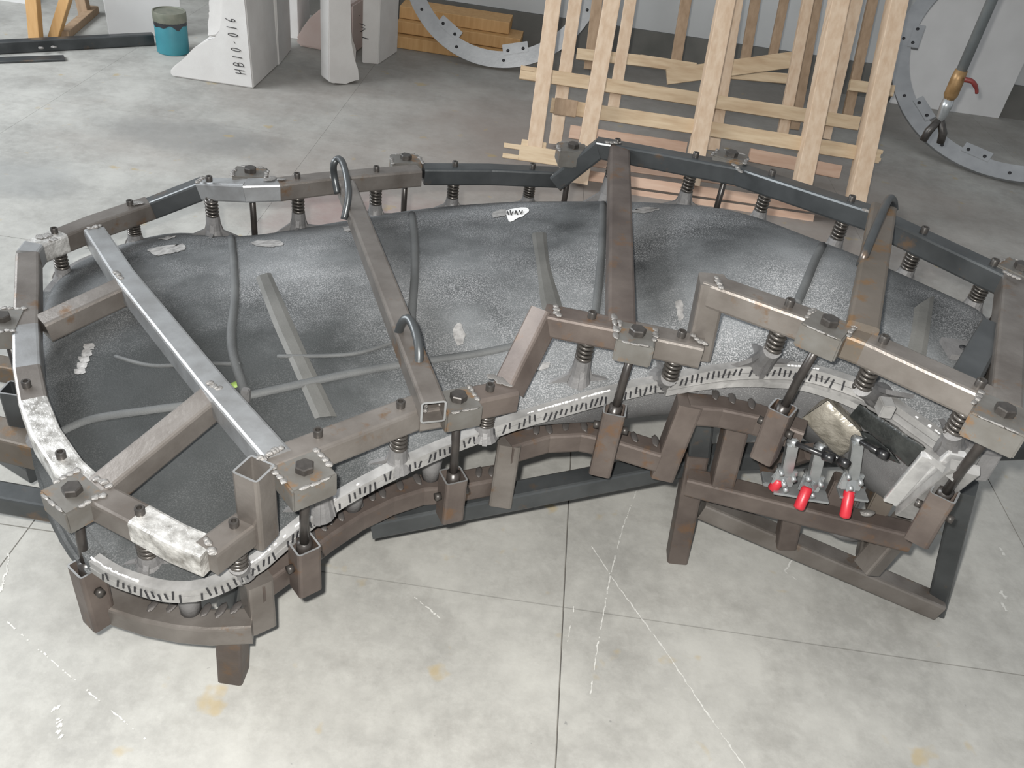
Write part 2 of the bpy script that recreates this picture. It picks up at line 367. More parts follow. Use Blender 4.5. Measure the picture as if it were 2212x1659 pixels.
chalk([(1375, 1060), (1345, 1140), (1318, 1245), (1290, 1400), (1275, 1500)], 0.0045, dash=.6)
chalk([(1720, 1195), (1695, 1235), (1720, 1252)], 0.006)
chalk([(0, 1330), (150, 1460), (330, 1610)], 0.004, dash=.45)
chalk([(0, 1280), (15, 1230), (20, 1195)], 0.008)
chalk([(895, 1290), (950, 1335)], 0.006, dash=.6)
chalk([(1240, 1310), (1225, 1390)], 0.003, dash=.5)
chalk([(1150, 1095), (1165, 1100)], 0.007)
for q in ((2168, 1284), (2170, 1310), (2165, 1190), (130, 1560)):
    chalk([(q[0]-6, q[1]-8), (q[0]+4, q[1]+10)], 0.014, dash=.6)
chalk([(115, 1530), (140, 1535)], 0.014, dash=.55); chalk([(118, 1580), (140, 1590)], 0.012, dash=.5)

# ================================================================== THE MOULD
mould = thing('slide_mould', (0, 1.5, 0), 'grey steel framed rotational casting mould for a curved slide, with dark shell and bolted clamps', 'mould')
# ---- flange boundary (pixel, height) -> points
fr = [(205, 1215, .34), (250, 1243, .34), (300, 1262, .34), (350, 1275, .34), (400, 1278, .34), (440, 1272, .342), (480, 1258, .345), (520, 1237, .35), (560, 1212, .355), (610, 1170, .368), (660, 1128, .38), (710, 1093, .395), (760, 1062, .41), (860, 1010, .43), (980, 958, .45), (1100, 914, .48), (1200, 884, .51), (1330, 848, .535), (1450, 822, .562), (1560, 803, .597), (1650, 798, .62), (1740, 803, .63), (1830, 828, .635), (1900, 860, .637), (1980, 915, .64), (2050, 965, .64), (2100, 1005, .64)]
FR = [P(*a) for a in fr]
lf = [(205, 1215), (165, 1165), (135, 1110), (108, 1050), (88, 985), (76, 910), (70, 840), (72, 770), (82, 700), (98, 640)]
LF = [P(x, y, .34) for x, y in lf]
brail = [(60, 530, .47), (130, 500, .47), (200, 472, .47), (300, 437, .47), (430, 387, .53), (560, 390, .57), (700, 376, .57), (800, 370, .57), (925, 358, .57), (1060, 358, .57), (1195, 366, .57), (1290, 298, .70), (1335, 308, .70), (1460, 330, .72), (1600, 356, .74), (1750, 405, .77), (1890, 450, .79), (1930, 470, .79), (2060, 530, .79), (2190, 592, .79)]
BR = [P(*a) for a in brail]
BK = [LF[-1].copy()]
for i, q in enumerate(BR):
    a, b = BR[max(i-1, 0)], BR[min(i+1, len(BR)-1)]; d = (b-a); d.z = 0; d.normalize(); n = Vector((-d.y, d.x, 0))
    if i < 1: continue
    s_ = i/(len(BR)-1)
    BK.append(q+n*0.045)
BK = resample(catmull(BK, 4), 13)
nb = len(BK)
zk = [.34, .335, .335, .36, .385, .40, .42, .455, .52, .575, .61, .635, .65]
for i, q in enumerate(BK): q.z = zk[i]-.015
BK = catmull(BK, 6)
NU, NV = 140, 64
Fc_ = resample(catmull(FR, 5), NU+1); Bc_ = resample(BK, NU+1)
Lc_ = resample(catmull(LF, 5), NV+1); Rc_ = [Fc_[-1].lerp(Bc_[-1], j/NV) for j in range(NV+1)]
def coons(i, j):
    u, v = i/NU, j/NV
    a = Fc_[i].lerp(Bc_[i], v); b = Lc_[j].lerp(Rc_[j], u)
    c = Fc_[0].lerp(Fc_[-1], u).lerp(Bc_[0].lerp(Bc_[-1], u), v)
    return a+b-c
def prof(v, p=2.8, q=0.62): return max(0.0, 1-abs(2*v-1)**p)**q
def endf(u, k=0.14):
    if u < k: return max(0.0, 1-(1-u/k)**2.0)**0.85
    return 1.0
def rend(u, k=0.03):
    return max(0.0, 1-(max(0, (u-(1-k))/k))**3)**0.6 if u > 1-k else 1.0
def shell_pts(hgt):
    V = []
    for i in range(NU+1):
        for j in range(NV+1):
            u, v = i/NU, j/NV; p = coons(i, j)
            p.z += hgt(u, v); V.append(p)
    return V
def hup(u, v):
    if v < .5: a = math.sin(math.pi*v); g = 0.80*a**1.3+0.20*a**.5
    else: g = max(0.0, 1-(2*v-1)**2.6)**.62
    return (0.118-0.028*u)*g*endf(u, .20)*rend(u)
def hdn(u, v): return -0.13*prof(v, 3.4, 0.7)*endf(u, 0.10)*rend(u)
GF = [(i*(NV+1)+j, (i+1)*(NV+1)+j, (i+1)*(NV+1)+j+1, i*(NV+1)+j+1) for i in range(NU) for j in range(NV)]
SV = shell_pts(hup)
shell = obj('upper_shell', mesh('upper_shell', SV, GF, True), 'shell', mould)
shell['label'] = 'sandblasted dark grey cast upper shell'
lower = obj('lower_shell', mesh('lower_shell', shell_pts(hdn), [f[::-1] for f in GF], True), 'shell', mould)
BVH = BVHTree.FromPolygons([tuple(v) for v in SV], GF)
def on_shell(px, py):
    d = ray(px, py).normalized(); h = BVH.ray_cast(CAM, d)
    return (h[0], h[1] if h[1].z > 0 else -h[1]) if h[0] is not None else (None, None)
def shell_z(x, y):
    h = BVH.ray_cast(Vector((x, y, 2)), Vector((0, 0, -1))); return h[0].z if h[0] is not None else None
# ---- flange: two mating strips round the edge
ring = [p.copy() for p in resample(catmull(LF, 5), 50)][::-1] + [p.copy() for p in resample(catmull(FR, 5), 150)][1:]
backring = [p.copy() for p in resample(BK, 120)]
def strip(name, path, z0, z1, outw, m, inw=-0.02):
    V, Fc = [], []
    n = len(path)
    for i, p in enumerate(path):
        d = path[min(i+1, n-1)]-path[max(i-1, 0)]; d.z = 0; d.normalize(); o = Vector((d.y, -d.x, 0))
        jag = 0.0012*noise.noise(p*90); ow = outw(i) if callable(outw) else outw; zb_ = z0(i) if callable(z0) else z0
        for a, z in ((ow+jag, zb_), (ow, z1+jag), (inw, z1), (inw, zb_)): V.append(p+o*a+Z*z)
        if i:
            b0, b1 = (i-1)*4, i*4; Fc += [(b0+k, b1+k, b1+(k+1) % 4, b0+(k+1) % 4) for k in range(4)]
    Fc += [(3, 2, 1, 0), ((n-1)*4, (n-1)*4+1, (n-1)*4+2, (n-1)*4+3)]
    return obj(name, mesh(name, V, Fc), m, mould)
ringL = [p.copy() for p in resample(catmull(LF, 5), 50)][::-1]; ringF = [p.copy() for p in resample(catmull(FR, 5), 160)]
fu = strip('upper_flange', ringF, -0.001, 0.013, 0.010, 'aluminium', -.012)
fd = strip('lower_flange', ringF, -0.016, -0.002, 0.011, 'aluminium', -.012)
strip('side_flange', ringL, -0.016, 0.013, 0.010, 'shell')
strip('side_skirt', ringL, lambda i: -.02-.085*min(1, (49-i)/14), -0.016, 0.016, 'shell', -.01)
strip('back_flange', backring[::-1], -0.022, 0.019, 0.012, 'mount')
# ragged flange top edge, its flash glint painted in as white bits
V = []
glint_pts = [p+Vector((0, 0, .0135)) for p in resample(catmull(FR, 5), 260)]
bm = bmesh.new()
for i, p in enumerate(glint_pts):
    px_ = i/len(glint_pts)
    if noise.noise(Vector((i*0.06, 1.3, 0)))+.5*noise.noise(Vector((i*.7, 5, 0))) < .02: continue
    d = (glint_pts[min(i+1, 259)]-glint_pts[max(i-1, 0)]).normalized(); o = Vector((d.y, -d.x, 0)).normalized()
    box_bm(bm, p+o*(0.003+0.002*noise.noise(p*150)), d, o, Z, 0.0028, 0.0013*random.uniform(.3, 1.5), 0.0014*random.uniform(.3, 1.3))
o = obj('burr_glint', from_bm('burr_glint', bm), 'scrape_white', fu); o['kind'] = 'stuff'; o['label'] = 'ragged flange edge with flash glint painted white'  # scrape_white here only paints the flash glint
# marker ticks
bm = bmesh.new(); tk = resample(catmull(FR, 5), 170)
for i, p in enumerate(tk[:-26]):
    if i < 3: continue
    if random.random() < .18: continue
    d = (tk[min(i+1, 169)]-tk[max(i-1, 0)]); d.z = 0; d.normalize(); o = Vector((d.y, -d.x, 0))
    a = random.uniform(-.25, .25); t = (Z+d*a).normalized()
    zc = random.choice((0.0, 0.0, 0.004, -0.004))
    box_bm(bm, p+o*0.0115+Z*(zc-0.001), d, o, t, 0.0017, 0.0006, 0.010*random.uniform(.7, 1.1))
o = obj('marker_ticks', from_bm('marker_ticks', bm), 'ink', fu); o['kind'] = 'stuff'; o['label'] = 'black marker ticks drawn across the flange'

# ---- ribs, bands and scraped patches on the shell
def on_path(px):
    pts = []
    for x, y in px:
        q, n = on_shell(x, y)
        if q is not None: pts.append(q+n*0.002)
    return pts
def rib(px, r=0.0105):
    n = max(2, int(len(px)*6)); c = catmull([Vector((x, y, 0)) for x, y in px], 6)
    pts = on_path([(q.x, q.y) for q in c])
    if len(pts) > 2: round_path('seam_rib', [q-Z*r*.45 for q in pts], r, 'shell_rib', shell, 10, smooth_pts=False)
rib([(497, 497), (505, 560), (508, 640), (500, 720), (505, 770), (520, 820), (530, 850)])
rib([(890, 462), (896, 520), (896, 600), (890, 680), (888, 760)])
rib([(1303, 440), (1302, 520), (1296, 600), (1285, 690)])
rib([(1790, 505), (1762, 560), (1742, 610), (1722, 655)])
rib([(128, 935), (200, 905), (330, 885), (430, 872), (530, 855), (700, 818), (800, 798), (900, 782), (1040, 762), (1160, 735)])
rib([(250, 770), (330, 790), (440, 785), (520, 787)], 0.005)
rib([(600, 770), (760, 765), (860, 735)], 0.005)
def band(px, m='band', h=0.004, name='raised_band', edge=True):
    """quad strip on the shell: list of (left px, right px)"""
    bm = bmesh.new(); rows = []
    L_ = catmull([Vector((a[0], a[1], 0)) for a, b in px], 8); R_ = catmull([Vector((b[0], b[1], 0)) for a, b in px], 8)
    for a, b in zip(L_, R_):
        row = []
        for k in range(5):
            c = a.lerp(b, k/4); q, n = on_shell(c.x, c.y)
            if q is None: row = None; break
            row.append(bm.verts.new(q+n*(h if 0 < k < 4 else h*0.1)))
        if row: rows.append(row)
    for r0, r1 in zip(rows, rows[1:]):
        for k in range(4): bm.faces.new((r0[k], r1[k], r1[k+1], r0[k+1]))
    if len(rows) > 1: return obj(name, from_bm(name, bm, False), m, shell)
band([((553, 600), (585, 590)), ((590, 700), (630, 690)), ((630, 790), (668, 775)), ((680, 905), (728, 900))])
band([((1148, 505), (1180, 503)), ((1160, 580), (1188, 575)), ((1166, 640), (1208, 640)), ((1172, 670), (1216, 668))])
band([((1975, 665), (2018, 640)), ((1968, 720), (2010, 700)), ((1955, 775), (2000, 775))])
def patch(px, m='scrape', h=0.0015, name='scraped_patch', n=26):
    """irregular blotch lying on the shell; px = outline polygon"""
    c = catmull([Vector((x, y, 0)) for x, y in px+px[:1]], 4); pts = []
    for q in c[:-1]:
        a, nn = on_shell(q.x+random.uniform(-2, 2), q.y+random.uniform(-1.5, 1.5))
        if a is None: return
        pts.append(a+nn*h)
    cen = sum(pts, Vector())/len(pts); a, nn = on_shell(sum(x for x, y in px)/len(px), sum(y for x, y in px)/len(px))
    if a is not None: cen = a+nn*(h*1.6)
    V = [cen]+pts; k = len(pts)
    return obj(name, mesh(name, V, [(0, 1+i, 1+(i+1) % k) for i in range(k)], True), m, shell)
patch([(318, 540), (350, 532), (395, 528), (397, 540), (370, 548), (335, 552)])
patch([(342, 517), (370, 511), (382, 512), (360, 518)])
patch([(545, 522), (600, 520), (610, 530), (580, 534), (548, 530)])
patch([(742, 490), (760, 488), (760, 500), (745, 500)])
patch([(1063, 460), (1090, 452), (1095, 465), (1065, 470)])
patch([(1092, 455), (1137, 450), (1138, 462), (1115, 475), (1098, 478)], 'scrape_white')
for a in ([(1096, 459), (1098, 466)], [(1102, 458), (1104, 467), (1108, 460)], [(1112, 465), (1114, 458), (1118, 466)], [(1122, 458), (1125, 465), (1128, 458)]):
    pts = on_path(a)
    if len(pts) > 1: round_path('ink_stroke', [q+Z*.002 for q in pts], 0.0018, 'ink', shell, 6, smooth_pts=False)
patch([(1362, 455), (1400, 448), (1425, 452), (1400, 460), (1365, 461)])
patch([(980, 705), (995, 700), (1003, 720), (1002, 740), (988, 745), (978, 725)])
patch([(1458, 652), (1472, 650), (1476, 672), (1475, 690), (1466, 690), (1462, 670)], 'scrape')
patch([(1588, 466), (1640, 470), (1640, 474), (1590, 470)])
patch([(1140, 792), (1160, 785), (1185, 783), (1184, 795), (1150, 803)])
for k in range(5):
    y = 750+k*13; x = 192-k*5; patch([(x-10, y-5), (x+10, y-6), (x+11, y+5), (x-9, y+6)], 'scrape')

# ---- upper frame
def pl(px, dz=0.0): return [P(x, y, z+dz) for x, y, z in px]
FW = 0.05; SH = -FW/2      # pixels are the middle of the top face
U1 = [(58, 545, .47), (57, 620, .47), (54, 700, .47), (57, 790, .47), (70, 860, .47), (97, 930, .47), (148, 1005, .47), (210, 1062, .47), (300, 1108, .47), (380, 1152, .47), (452, 1182, .47)]
t1 = tubes('frame_tube', pl(U1), ['steel', 'steel', 'steel_bright', 'steel', 'steel_ground', 'steel_ground', 'steel_ground', 'steel', 'steel_ground', 'steel_ground'], mould, shift=SH)
t1b = tubes('frame_tube', pl([(444, 1184, .4715), (505, 1138, .4715), (572, 1092, .4715)]), ['steel', 'steel'], mould, shift=SH)
a = P(548, 1012, .575); b = Vector((a.x, a.y, .415))
tubes('frame_tube', [b, a], 'steel', mould, closed_end=False, upv=Vector((.35, 1, 0)))
U2 = [(572, 992, .57), (690, 940, .57), (905, 866, .57), (960, 857, .57)]
t2 = tubes('frame_tube', pl(U2[:1]+U2[2:3]), 'steel', mould, shift=SH)
t2b = tubes('frame_tube', pl([(900, 872, .5688), (985, 858, .5688), (1110, 832, .5688)]), ['steel', 'steel_brown'], mould, shift=SH)
a, b = P(1092, 850, .555), P(1182, 676, .69); dd = (b-a)
tubes('frame_tube', [P(1098, 842, .545), P(1180, 676, .672)], 'steel_brown', mould, upv=Vector((-.55, 1, .2)))
t3 = tubes('frame_tube', pl([(1178, 667, .685), (1345, 700, .685), (1522, 738, .685)]), ['steel_brown', 'steel'], mould, shift=SH)
a = P(1540, 604, .798); tubes('frame_tube', [Vector((a.x+.012, a.y, .63)), a], 'steel', mould, upv=X)
t4 = tubes('frame_tube', pl([(1528, 598, .80), (1760, 680, .80), (1880, 728, .80), (2205, 875, .80)]), ['steel', 'steel_rusty', 'steel'], mould, shift=SH)
Bs = [(58, 542, .47), (72, 524, .47), (130, 500, .47), (200, 472, .47), (318, 432, .47), (430, 388, .535), (530, 392, .57), (600, 390, .57), (700, 378, .57), (905, 361, .57)]
tb = tubes('frame_tube', pl(Bs), ['steel_bright', 'steel_ground', 'steel', 'steel', 'steel_dark', 'steel_bright', 'steel_bright', 'steel', 'steel'], mould, shift=SH)
tb2 = tubes('frame_tube', pl([(915, 358, .57), (1060, 359, .57), (1210, 366, .57)]), 'steel_dark', mould, shift=SH)
tb3 = tubes('frame_tube', pl([(1192, 378, .565), (1290, 300, .70), (1338, 308, .70)]), 'steel_dark', mould, shift=SH)
tb4 = tubes('frame_tube', pl([(1330, 307, .70), (1600, 357, .74), (1895, 452, .79)]), 'steel_dark', mould, shift=SH)
tb5 = tubes('frame_tube', pl([(1920, 466, .79), (2195, 594, .79)]), 'steel_dark', mould, shift=SH)
tubes('frame_tube', pl([(2196, 596, .792), (2178, 868, .8022)]), 'steel', mould, shift=SH)
# cross beams
beams = []
beams += tubes('cross_beam', pl([(203, 492, .475), (268, 590, .50)]), 'steel_bright', mould, shift=SH)
beams += tubes('cross_beam', pl([(262, 582, .498), (462, 825, .545), (598, 978, .575)]), 'steel_bright', mould, shift=SH)
beams += tubes('cross_beam', pl([(85, 690, .468), (270, 605, .50)]), 'steel', mould, shift=SH)
beams += tubes('cross_beam', pl([(205, 1048, .47), (462, 840, .543)]), 'steel', mould, shift=SH)
beams += tubes('cross_beam', pl([(748, 388, .575), (938, 866, .61)]), 'steel', mould, w=.047, shift=SH, closed_end=False)
beams += tubes('cross_beam', pl([(1340, 312, .70), (1345, 692, .69)]), 'steel_brown', mould, w=.055, h=.05, shift=SH)
beams += tubes('cross_beam', pl([(1912, 442, .83), (1868, 700, .815)]), 'steel_rusty', mould, w=.055, h=.03, shift=-.015, closed_end=True)
# right hand upright inside the end of the frame
a = P(2138, 694, .76); tubes('frame_tube', [P(2088, 812, .782), P(2152, 697, .782)], 'steel_dark', mould, shift=SH)
q, n = on_shell(2072, 768)
if q is not None:
    ep = box('end_plate', q+Z*.012, X, Y, Z, .032, .03, .006, 'mount', mould); round_path('bolt_hole', [q+Z*.018, q+Z*.020], .008, 'ink', ep, 12, smooth_pts=False)
# welds where tubes meet
def wcross(px, z, d1, d2, parent, n=4, s=.007):
    weld_line(P(px[0]+d1[0], px[1]+d1[1], z), P(px[0]+d2[0], px[1]+d2[1], z), parent, n, s)
for px, z, d1, d2, pr in [((205, 492), .477, (-18, 2), (14, -6), beams[0]), ((262, 590), .502, (-14, -4), (2, 14), beams[2]), ((268, 610), .485, (-4, -4), (4, 20), beams[2]),
        ((460, 832), .547, (-10, -6), (14, 10), beams[4]), ((215, 1035), .474, (-8, -6), (24, 14), beams[4]), ((598, 972), .578, (-22, 8), (14, -8), beams[1]),
        ((720, 385), .575, (-2, -10), (4, 14), tb[8]), ((935, 860), .574, (-20, 6), (-18, 26), t2b[0]), ((1330, 312), .705, (-24, -6), (14, -4), beams[6]), ((1330, 690), .69, (-4, -10), (2, 40), t3[0]),
        ((1865, 702), .805, (-20, -4), (26, 12), beams[7]), ((1880, 448), .795, (-14, 4), (6, 14), tb4[1]), ((1205, 383), .572, (-12, -4), (14, -8), tb3[0]), ((1590, 362), .745, (-4, -8), (14, 12), tb4[0]),
        ((432, 388), .55, (-10, 6), (10, -6), tb[5]), ((2185, 600), .80, (-14, -14), (16, 4), tb5[0]), ((1105, 828), .56, (-16, 4), (18, 2), t2b[1]), ((1200, 668), .687, (0, -10), (6, 16), t3[0]),
        ((1555, 612), .803, (-6, -14), (4, 10), t4[0]), ((1510, 735), .69, (-18, -12), (16, 10), t3[1]), ((575, 985), .575, (-14, 6), (8, -4), t2[0]), ((565, 1095), .47, (-20, 6), (12, 12), t1b[1]), ((452, 1182), .472, (-8, -20), (10, 18), t1[9])]:
    wcross(px, z, d1, d2, pr)
# ground patches that shine: flat facets on the back rail
for x, y, z in ((100, 512, .472), (300, 437, .473), (590, 388, .573), (1082, 820, .572)):
    c = P(x, y, z); 
    for k in range(5): weld(c+Vector((random.uniform(-.02, .02), random.uniform(-.012, .012), 0)), t1[0], (.012, .009, .0016))

# ---- spring mounts with cap screws
def helix(r, wire, h, turns, n=16, wn=6):
    V, Fc = [], []; N_ = int(turns*n)
    for i in range(N_+1):
        a = 2*math.pi*i/n; c = Vector((r*math.cos(a), r*math.sin(a), -h*i/N_)); rad = Vector((math.cos(a), math.sin(a), 0))
        for k in range(wn):
            b = 2*math.pi*k/wn; V.append(c+rad*wire*math.cos(b)+Z*wire*math.sin(b))
        if i:
            b0, b1 = (i-1)*wn, i*wn; Fc += [(b0+k, b0+(k+1) % wn, b1+(k+1) % wn, b1+k) for k in range(wn)]
    return mesh('spring', V, Fc, True)
SPR = helix(0.0125, 0.0033, 0.045, 5.5); SPR.materials.append(MATS['spring'])
def screw_me():
    bm = bmesh.new(); n = 16
    me = lathe_me('cap_screw', [(0.0085, 0), (0.0085, 0.0125), (0.0078, 0.0135), (0.0048, 0.0135), (0.0046, 0.006)], n); return shade_auto(me)
SCR = screw_me(); SCR.materials.append(MATS['bolt'])
def mount(px, py, zt, m='mount'):
    top = P(px, py, zt)                           # middle of the rail top
    zr = zt-FW; x, y = top.x, top.y
    zs = shell_z(x, y); best = 0
    if zs is None or zs < zt-0.22:                # outside the shell: step towards its middle
        c = coons(NU//2, NV//2)
        for k in range(1, 26):
            q = top.lerp(Vector((c.x, c.y, top.z)), k*0.008)
            # nearest interior direction: closest point on the shell
            pass
        h = BVH.find_nearest(Vector((x, y, zt-.13))); q = h[0]
        m_ = BVH.find_nearest(Vector((q.x, q.y+.25, q.z)))[0]; inn = Vector((m_.x-q.x, m_.y-q.y, 0)); inn = inn.normalized() if inn.length > .01 else Vector((0, 1, 0))
        x2, y2 = q.x+inn.x*.018, q.y+inn.y*.018; zz_ = shell_z(x2, y2); zs = zz_ if zz_ is not None else q.z
    else: x2, y2 = x, y
    zb = zr-0.048                                 # spring foot = boss top
    if zb-zs < 0.02: zb = zs+0.02
    bm = bmesh.new(); base = Vector((x2, y2, zs-.012)); cap = Vector((x, y, zb))
    ax = (cap-base); hgt = ax.length; axn = ax.normalized(); s = axn.orthogonal().normalized()
    if abs(axn.z) > .3:
        s = (X-axn*X.dot(axn)).normalized()
    t = axn.cross(s); n = 14; rings = []
    for k, (r, f) in enumerate(((0.028, 0), (0.020, 0.45), (0.0175, 1.0))):
        c = base+ax*f; rings.append([bm.verts.new(c+(s*math.cos(2*math.pi*i/n)+t*math.sin(2*math.pi*i/n))*r) for i in range(n)])
    for r0, r1 in zip(rings, rings[1:]):
        for i in range(n): bm.faces.new((r0[i], r0[(i+1) % n], r1[(i+1) % n], r1[i]))
    bm.faces.new(rings[-1])
    th = 0.0045
    for a in (0.15, 0.15+math.pi, 0.15+math.pi/2, 0.15+1.5*math.pi):          # gussets
        dv = (s*math.cos(a)+t*math.sin(a)); w_ = dv.cross(axn)
        foot = base+dv*0.072; fz = shell_z(foot.x, foot.y)
        if fz is not None and fz < zb-.005: foot.z = max(fz, zs-.06)-.006
        else: foot = base+dv*0.03
        pr = [base+dv*.008, foot, base+ax*.42+dv*.024, base+ax*.86+dv*.015, base+ax*.86]
        A = [bm.verts.new(p_+w_*th) for p_ in pr]; B = [bm.verts.new(p_-w_*th*1.0) for p_ in pr]
        bm.faces.new(A); bm.faces.new(B[::-1])
        for i in range(len(pr)): bm.faces.new((A[i], B[i], B[(i+1) % len(pr)], A[(i+1) % len(pr)]))
    mo = obj('spring_mount', from_bm('spring_mount', bm), m, mould)
    d_ = (base-Vector((x, y, zr))).normalized()
    sp = obj('spring', SPR, None, mo, loc=(x, y, zr+.001)); sp.scale = (1.12, 1.12, max(.5, (zr-zb+.004)/.045))
    obj('cap_screw', SCR, None, mo, loc=(x, y, zt))
    bm = bmesh.new()
    round_path('stud', [Vector((x, y, zr)), cap], 0.007, 'bolt', mo, 8, smooth_pts=False)
for px, py, z in [(118, 503, .47), (281, 443, .47), (452, 391, .555), (642, 384, .57), (813, 369, .57), (983, 358, .57), (1150, 363, .57), (1333, 310, .70), (1502, 339, .726), (1667, 378, .753), (1838, 434, .78), (1995, 502, .79), (2146, 572, .79),
        (58, 835, .47), (133, 988, .47), (303, 1109, .47), (506, 1137, .47), (687, 941, .57), (865, 879, .57), (1058, 842, .57), (1278, 686, .685), (1471, 727, .685), (1704, 660, .80), (1907, 739, .80), (2115, 834, .80)]:
    mount(px, py, z)

# ---- brackets with swing bolts and the sockets below
HEX = shade_auto(lathe_me('bolt_head', [(0.0165, 0), (0.0165, 0.0105), (0.0145, 0.0125)], 6), 20); HEX.materials.append(MATS['bolt'])
WASH = None
def bracket(px, py, z, out, along, sock=None, hx=.040, hy=.036, hh=.024, m='bracket_steel', rodlen=.24):
    c = P(px, py, z); out = Vector(out).normalized(); along = Vector(along); along = (along-out*along.dot(out)); along.z = 0; along.normalize()
    o = box('rod_bracket', c-Z*hh, along, out, Z, hx, hy, hh, m, mould, .003)
    ob = obj('bolt_head', HEX, None, o, loc=c+Z*.0005); ob.rotation_euler = (0, 0, random.uniform(0, 1))
    weld_line(c+along*hx-out*hy, c+along*hx+out*hy*.4, o, 4, .006); weld_line(c-along*hx-out*hy, c-along*hx+out*hy*.3, o, 4, .006)
    weld_line(c+out*hy-along*hx*.7, c+out*hy+along*hx*.7, o, 3, .004)
    if sock is None:
        round_path('swing_rod', [c-Z*.03, c-Z*rodlen], .0085, 'rod', o, 10, smooth_pts=False); return c
    sx, sy, sz, ln = sock; t = P(sx, sy, sz)      # socket mouth
    round_path('swing_rod', [c-Z*.03, c.lerp(t, .62), t-Z*.012], [.0085, .0085, .0085], 'rod', o, 12, smooth_pts=False)
    d = (t-c).normalized()
    round_path('rod_collar', [t-d*.012, t+d*.035], .0135, 'rod', o, 12, smooth_pts=False)
    s_ = tubes('rod_socket', [t+Z*.004-Z*ln, t+Z*.004], 'steel_brown', mould, w=.046, wall=.0035, upv=along, closed_end=False)[0]
    for sg in (-1, 1):
        q = t-Z*.045+along*sg*.023; round_path('cross_pin', [q, q+along*sg*.012], .008, 'bolt', s_, 10, smooth_pts=False)
    return c
tanA = P(210, 1062, .47)-P(148, 1005, .47)
bracket(157, 1062, .472, (-.55, -.84, 0), tanA, (186, 1224, .315, .15))
tanB = P(905, 866, .57)-P(572, 992, .57)
bracket(658, 1015, .572, (tanB.y, -tanB.x, 0), tanB, (657, 1178, .365, .115))
bracket(990, 862, .575, (tanB.y*.6, -tanB.x, 0), tanB, (979, 1030, .395, .11), hx=.036, hy=.034)
tanD = P(1522, 738, .685)-P(1165, 664, .685)
bracket(1376, 721, .69, (tanD.y, -tanD.x, 0), tanD, (1328, 886, .515, .165), hx=.036, hy=.036)
tanE = P(2060, 808, .8)-P(1760, 680, .8)
bracket(1790, 700, .803, (tanE.y, -tanE.x, 0), tanE, (1690, 884, .60, .125), hx=.038)
bracket(2168, 892, .803, (tanE.y, -tanE.x, 0), tanE, (2040, 1066, .56, .12), hx=.042, hy=.04)
for px, py, z, out in ((541, 371, .57, (-.2, 1, 0)), (877, 343, .572, (-.35, 1, 0)), (1238, 318, .66, (-.2, 1, 0)), (1580, 336, .745, (.4, 1, 0)), (2206, 580, .795, (.7, .7, 0)), (6, 690, .472, (-1, -.3, 0))):
    o3 = Vector(out); bracket(px, py, z, out, Vector((o3.y, -o3.x, 0)), hx=.042, hy=.034, rodlen=.27)
# left socket below the rail
a = P(30, 838, .34); tubes('rod_socket', [a-Z*.12, a], 'steel_dark', mould, w=.046, closed_end=False)

# ---- lifting loops of bent round bar
def loop(px): return round_path('lifting_loop', pl(px), .0088, 'steel_dark', mould, 10, sub=5)
loop([(729, 418, .56), (722, 380, .60), (721, 355, .635), (731, 343, .65), (742, 356, .65), (751, 395, .63), (752, 430, .60), (743, 474, .555)])
loop([(858, 748, .56), (862, 715, .60), (871, 693, .635), (884, 690, .645), (897, 715, .64), (905, 755, .62), (903, 795, .59), (890, 830, .56)])
loop([(1858, 574, .80), (1868, 550, .825), (1884, 510, .845), (1902, 468, .86), (1914, 440, .862), (1923, 428, .855), (1930, 436, .835), (1932, 452, .815)])

# ---- lower frame
L1 = [(215, 1282, .21), (260, 1298, .21), (320, 1317, .21), (390, 1331, .21), (455, 1337, .21), (545, 1333, .21)]
r1 = tubes('lower_rail', pl(L1), 'steel', mould, shift=SH)
a = P(552, 1246, .29); tubes('lower_post', [Vector((a.x, a.y, .16)), a+Z*.002], 'steel', mould, upv=Vector((1, .9, 0)))
L1b = [(548, 1250, .29), (625, 1196, .29), (700, 1140, .29), (770, 1095, .29), (840, 1062, .29), (910, 1040, .29), (985, 1034, .29), (1075, 1018, .29)]
r2 = tubes('lower_rail', pl(L1b), 'steel_brown', mould, shift=SH)
a = P(1102, 948, .41); tubes('lower_post', [Vector((a.x, a.y, .235)), a], 'steel', mould, upv=X)
L2 = [(1096, 950, .412), (1180, 926, .415), (1255, 922, .42), (1335, 938, .42), (1432, 968, .415)]
r3 = tubes('lower_rail', pl(L2), 'steel_brown', mould, shift=SH)
a = P(1490, 866, .538); tubes('lower_post', [Vector((a.x-.015, a.y-.01, .345)), a], 'steel_brown', mould, upv=X)
L3 = [(1488, 862, .54), (1560, 868, .54), (1640, 885, .54), (1742, 921, .54)]
r4 = tubes('lower_rail', pl(L3), 'steel_brown', mould, shift=SH)
# lower rail and legs along the back, under the shell
bl_ = resample(BK, 15); bl_ = [q+Vector((0, -.01, -.12)) for q in bl_]
tubes('lower_rail', bl_[1:], 'steel_brown', mould)
for k in (3, 7, 11):
    q = bl_[k]; tubes('leg', [Vector((q.x, q.y-.02, 0)), q-Z*.01], 'steel_brown', mould, upv=Y)
def beads(px, z, parent, ang, s=(.017, .0075, .0055)):
    for x, y in px:
        p = P(x, y, z); o = weld(p, parent, s, None, True); o.rotation_euler = (0, 0, ang+random.uniform(-.2, .2))
beads([(330, 1307), (374, 1307), (445, 1317), (478, 1318), (510, 1312)], .213, r1[3], 1.3)
beads([(672, 1152), (697, 1135), (714, 1119), (735, 1113), (757, 1085), (777, 1085), (803, 1070), (826, 1063), (864, 1048), (902, 1034)], .292, r2[3], 2.0)
beads([(1034, 1020), (1062, 1018)], .292, r2[6], 1.7)
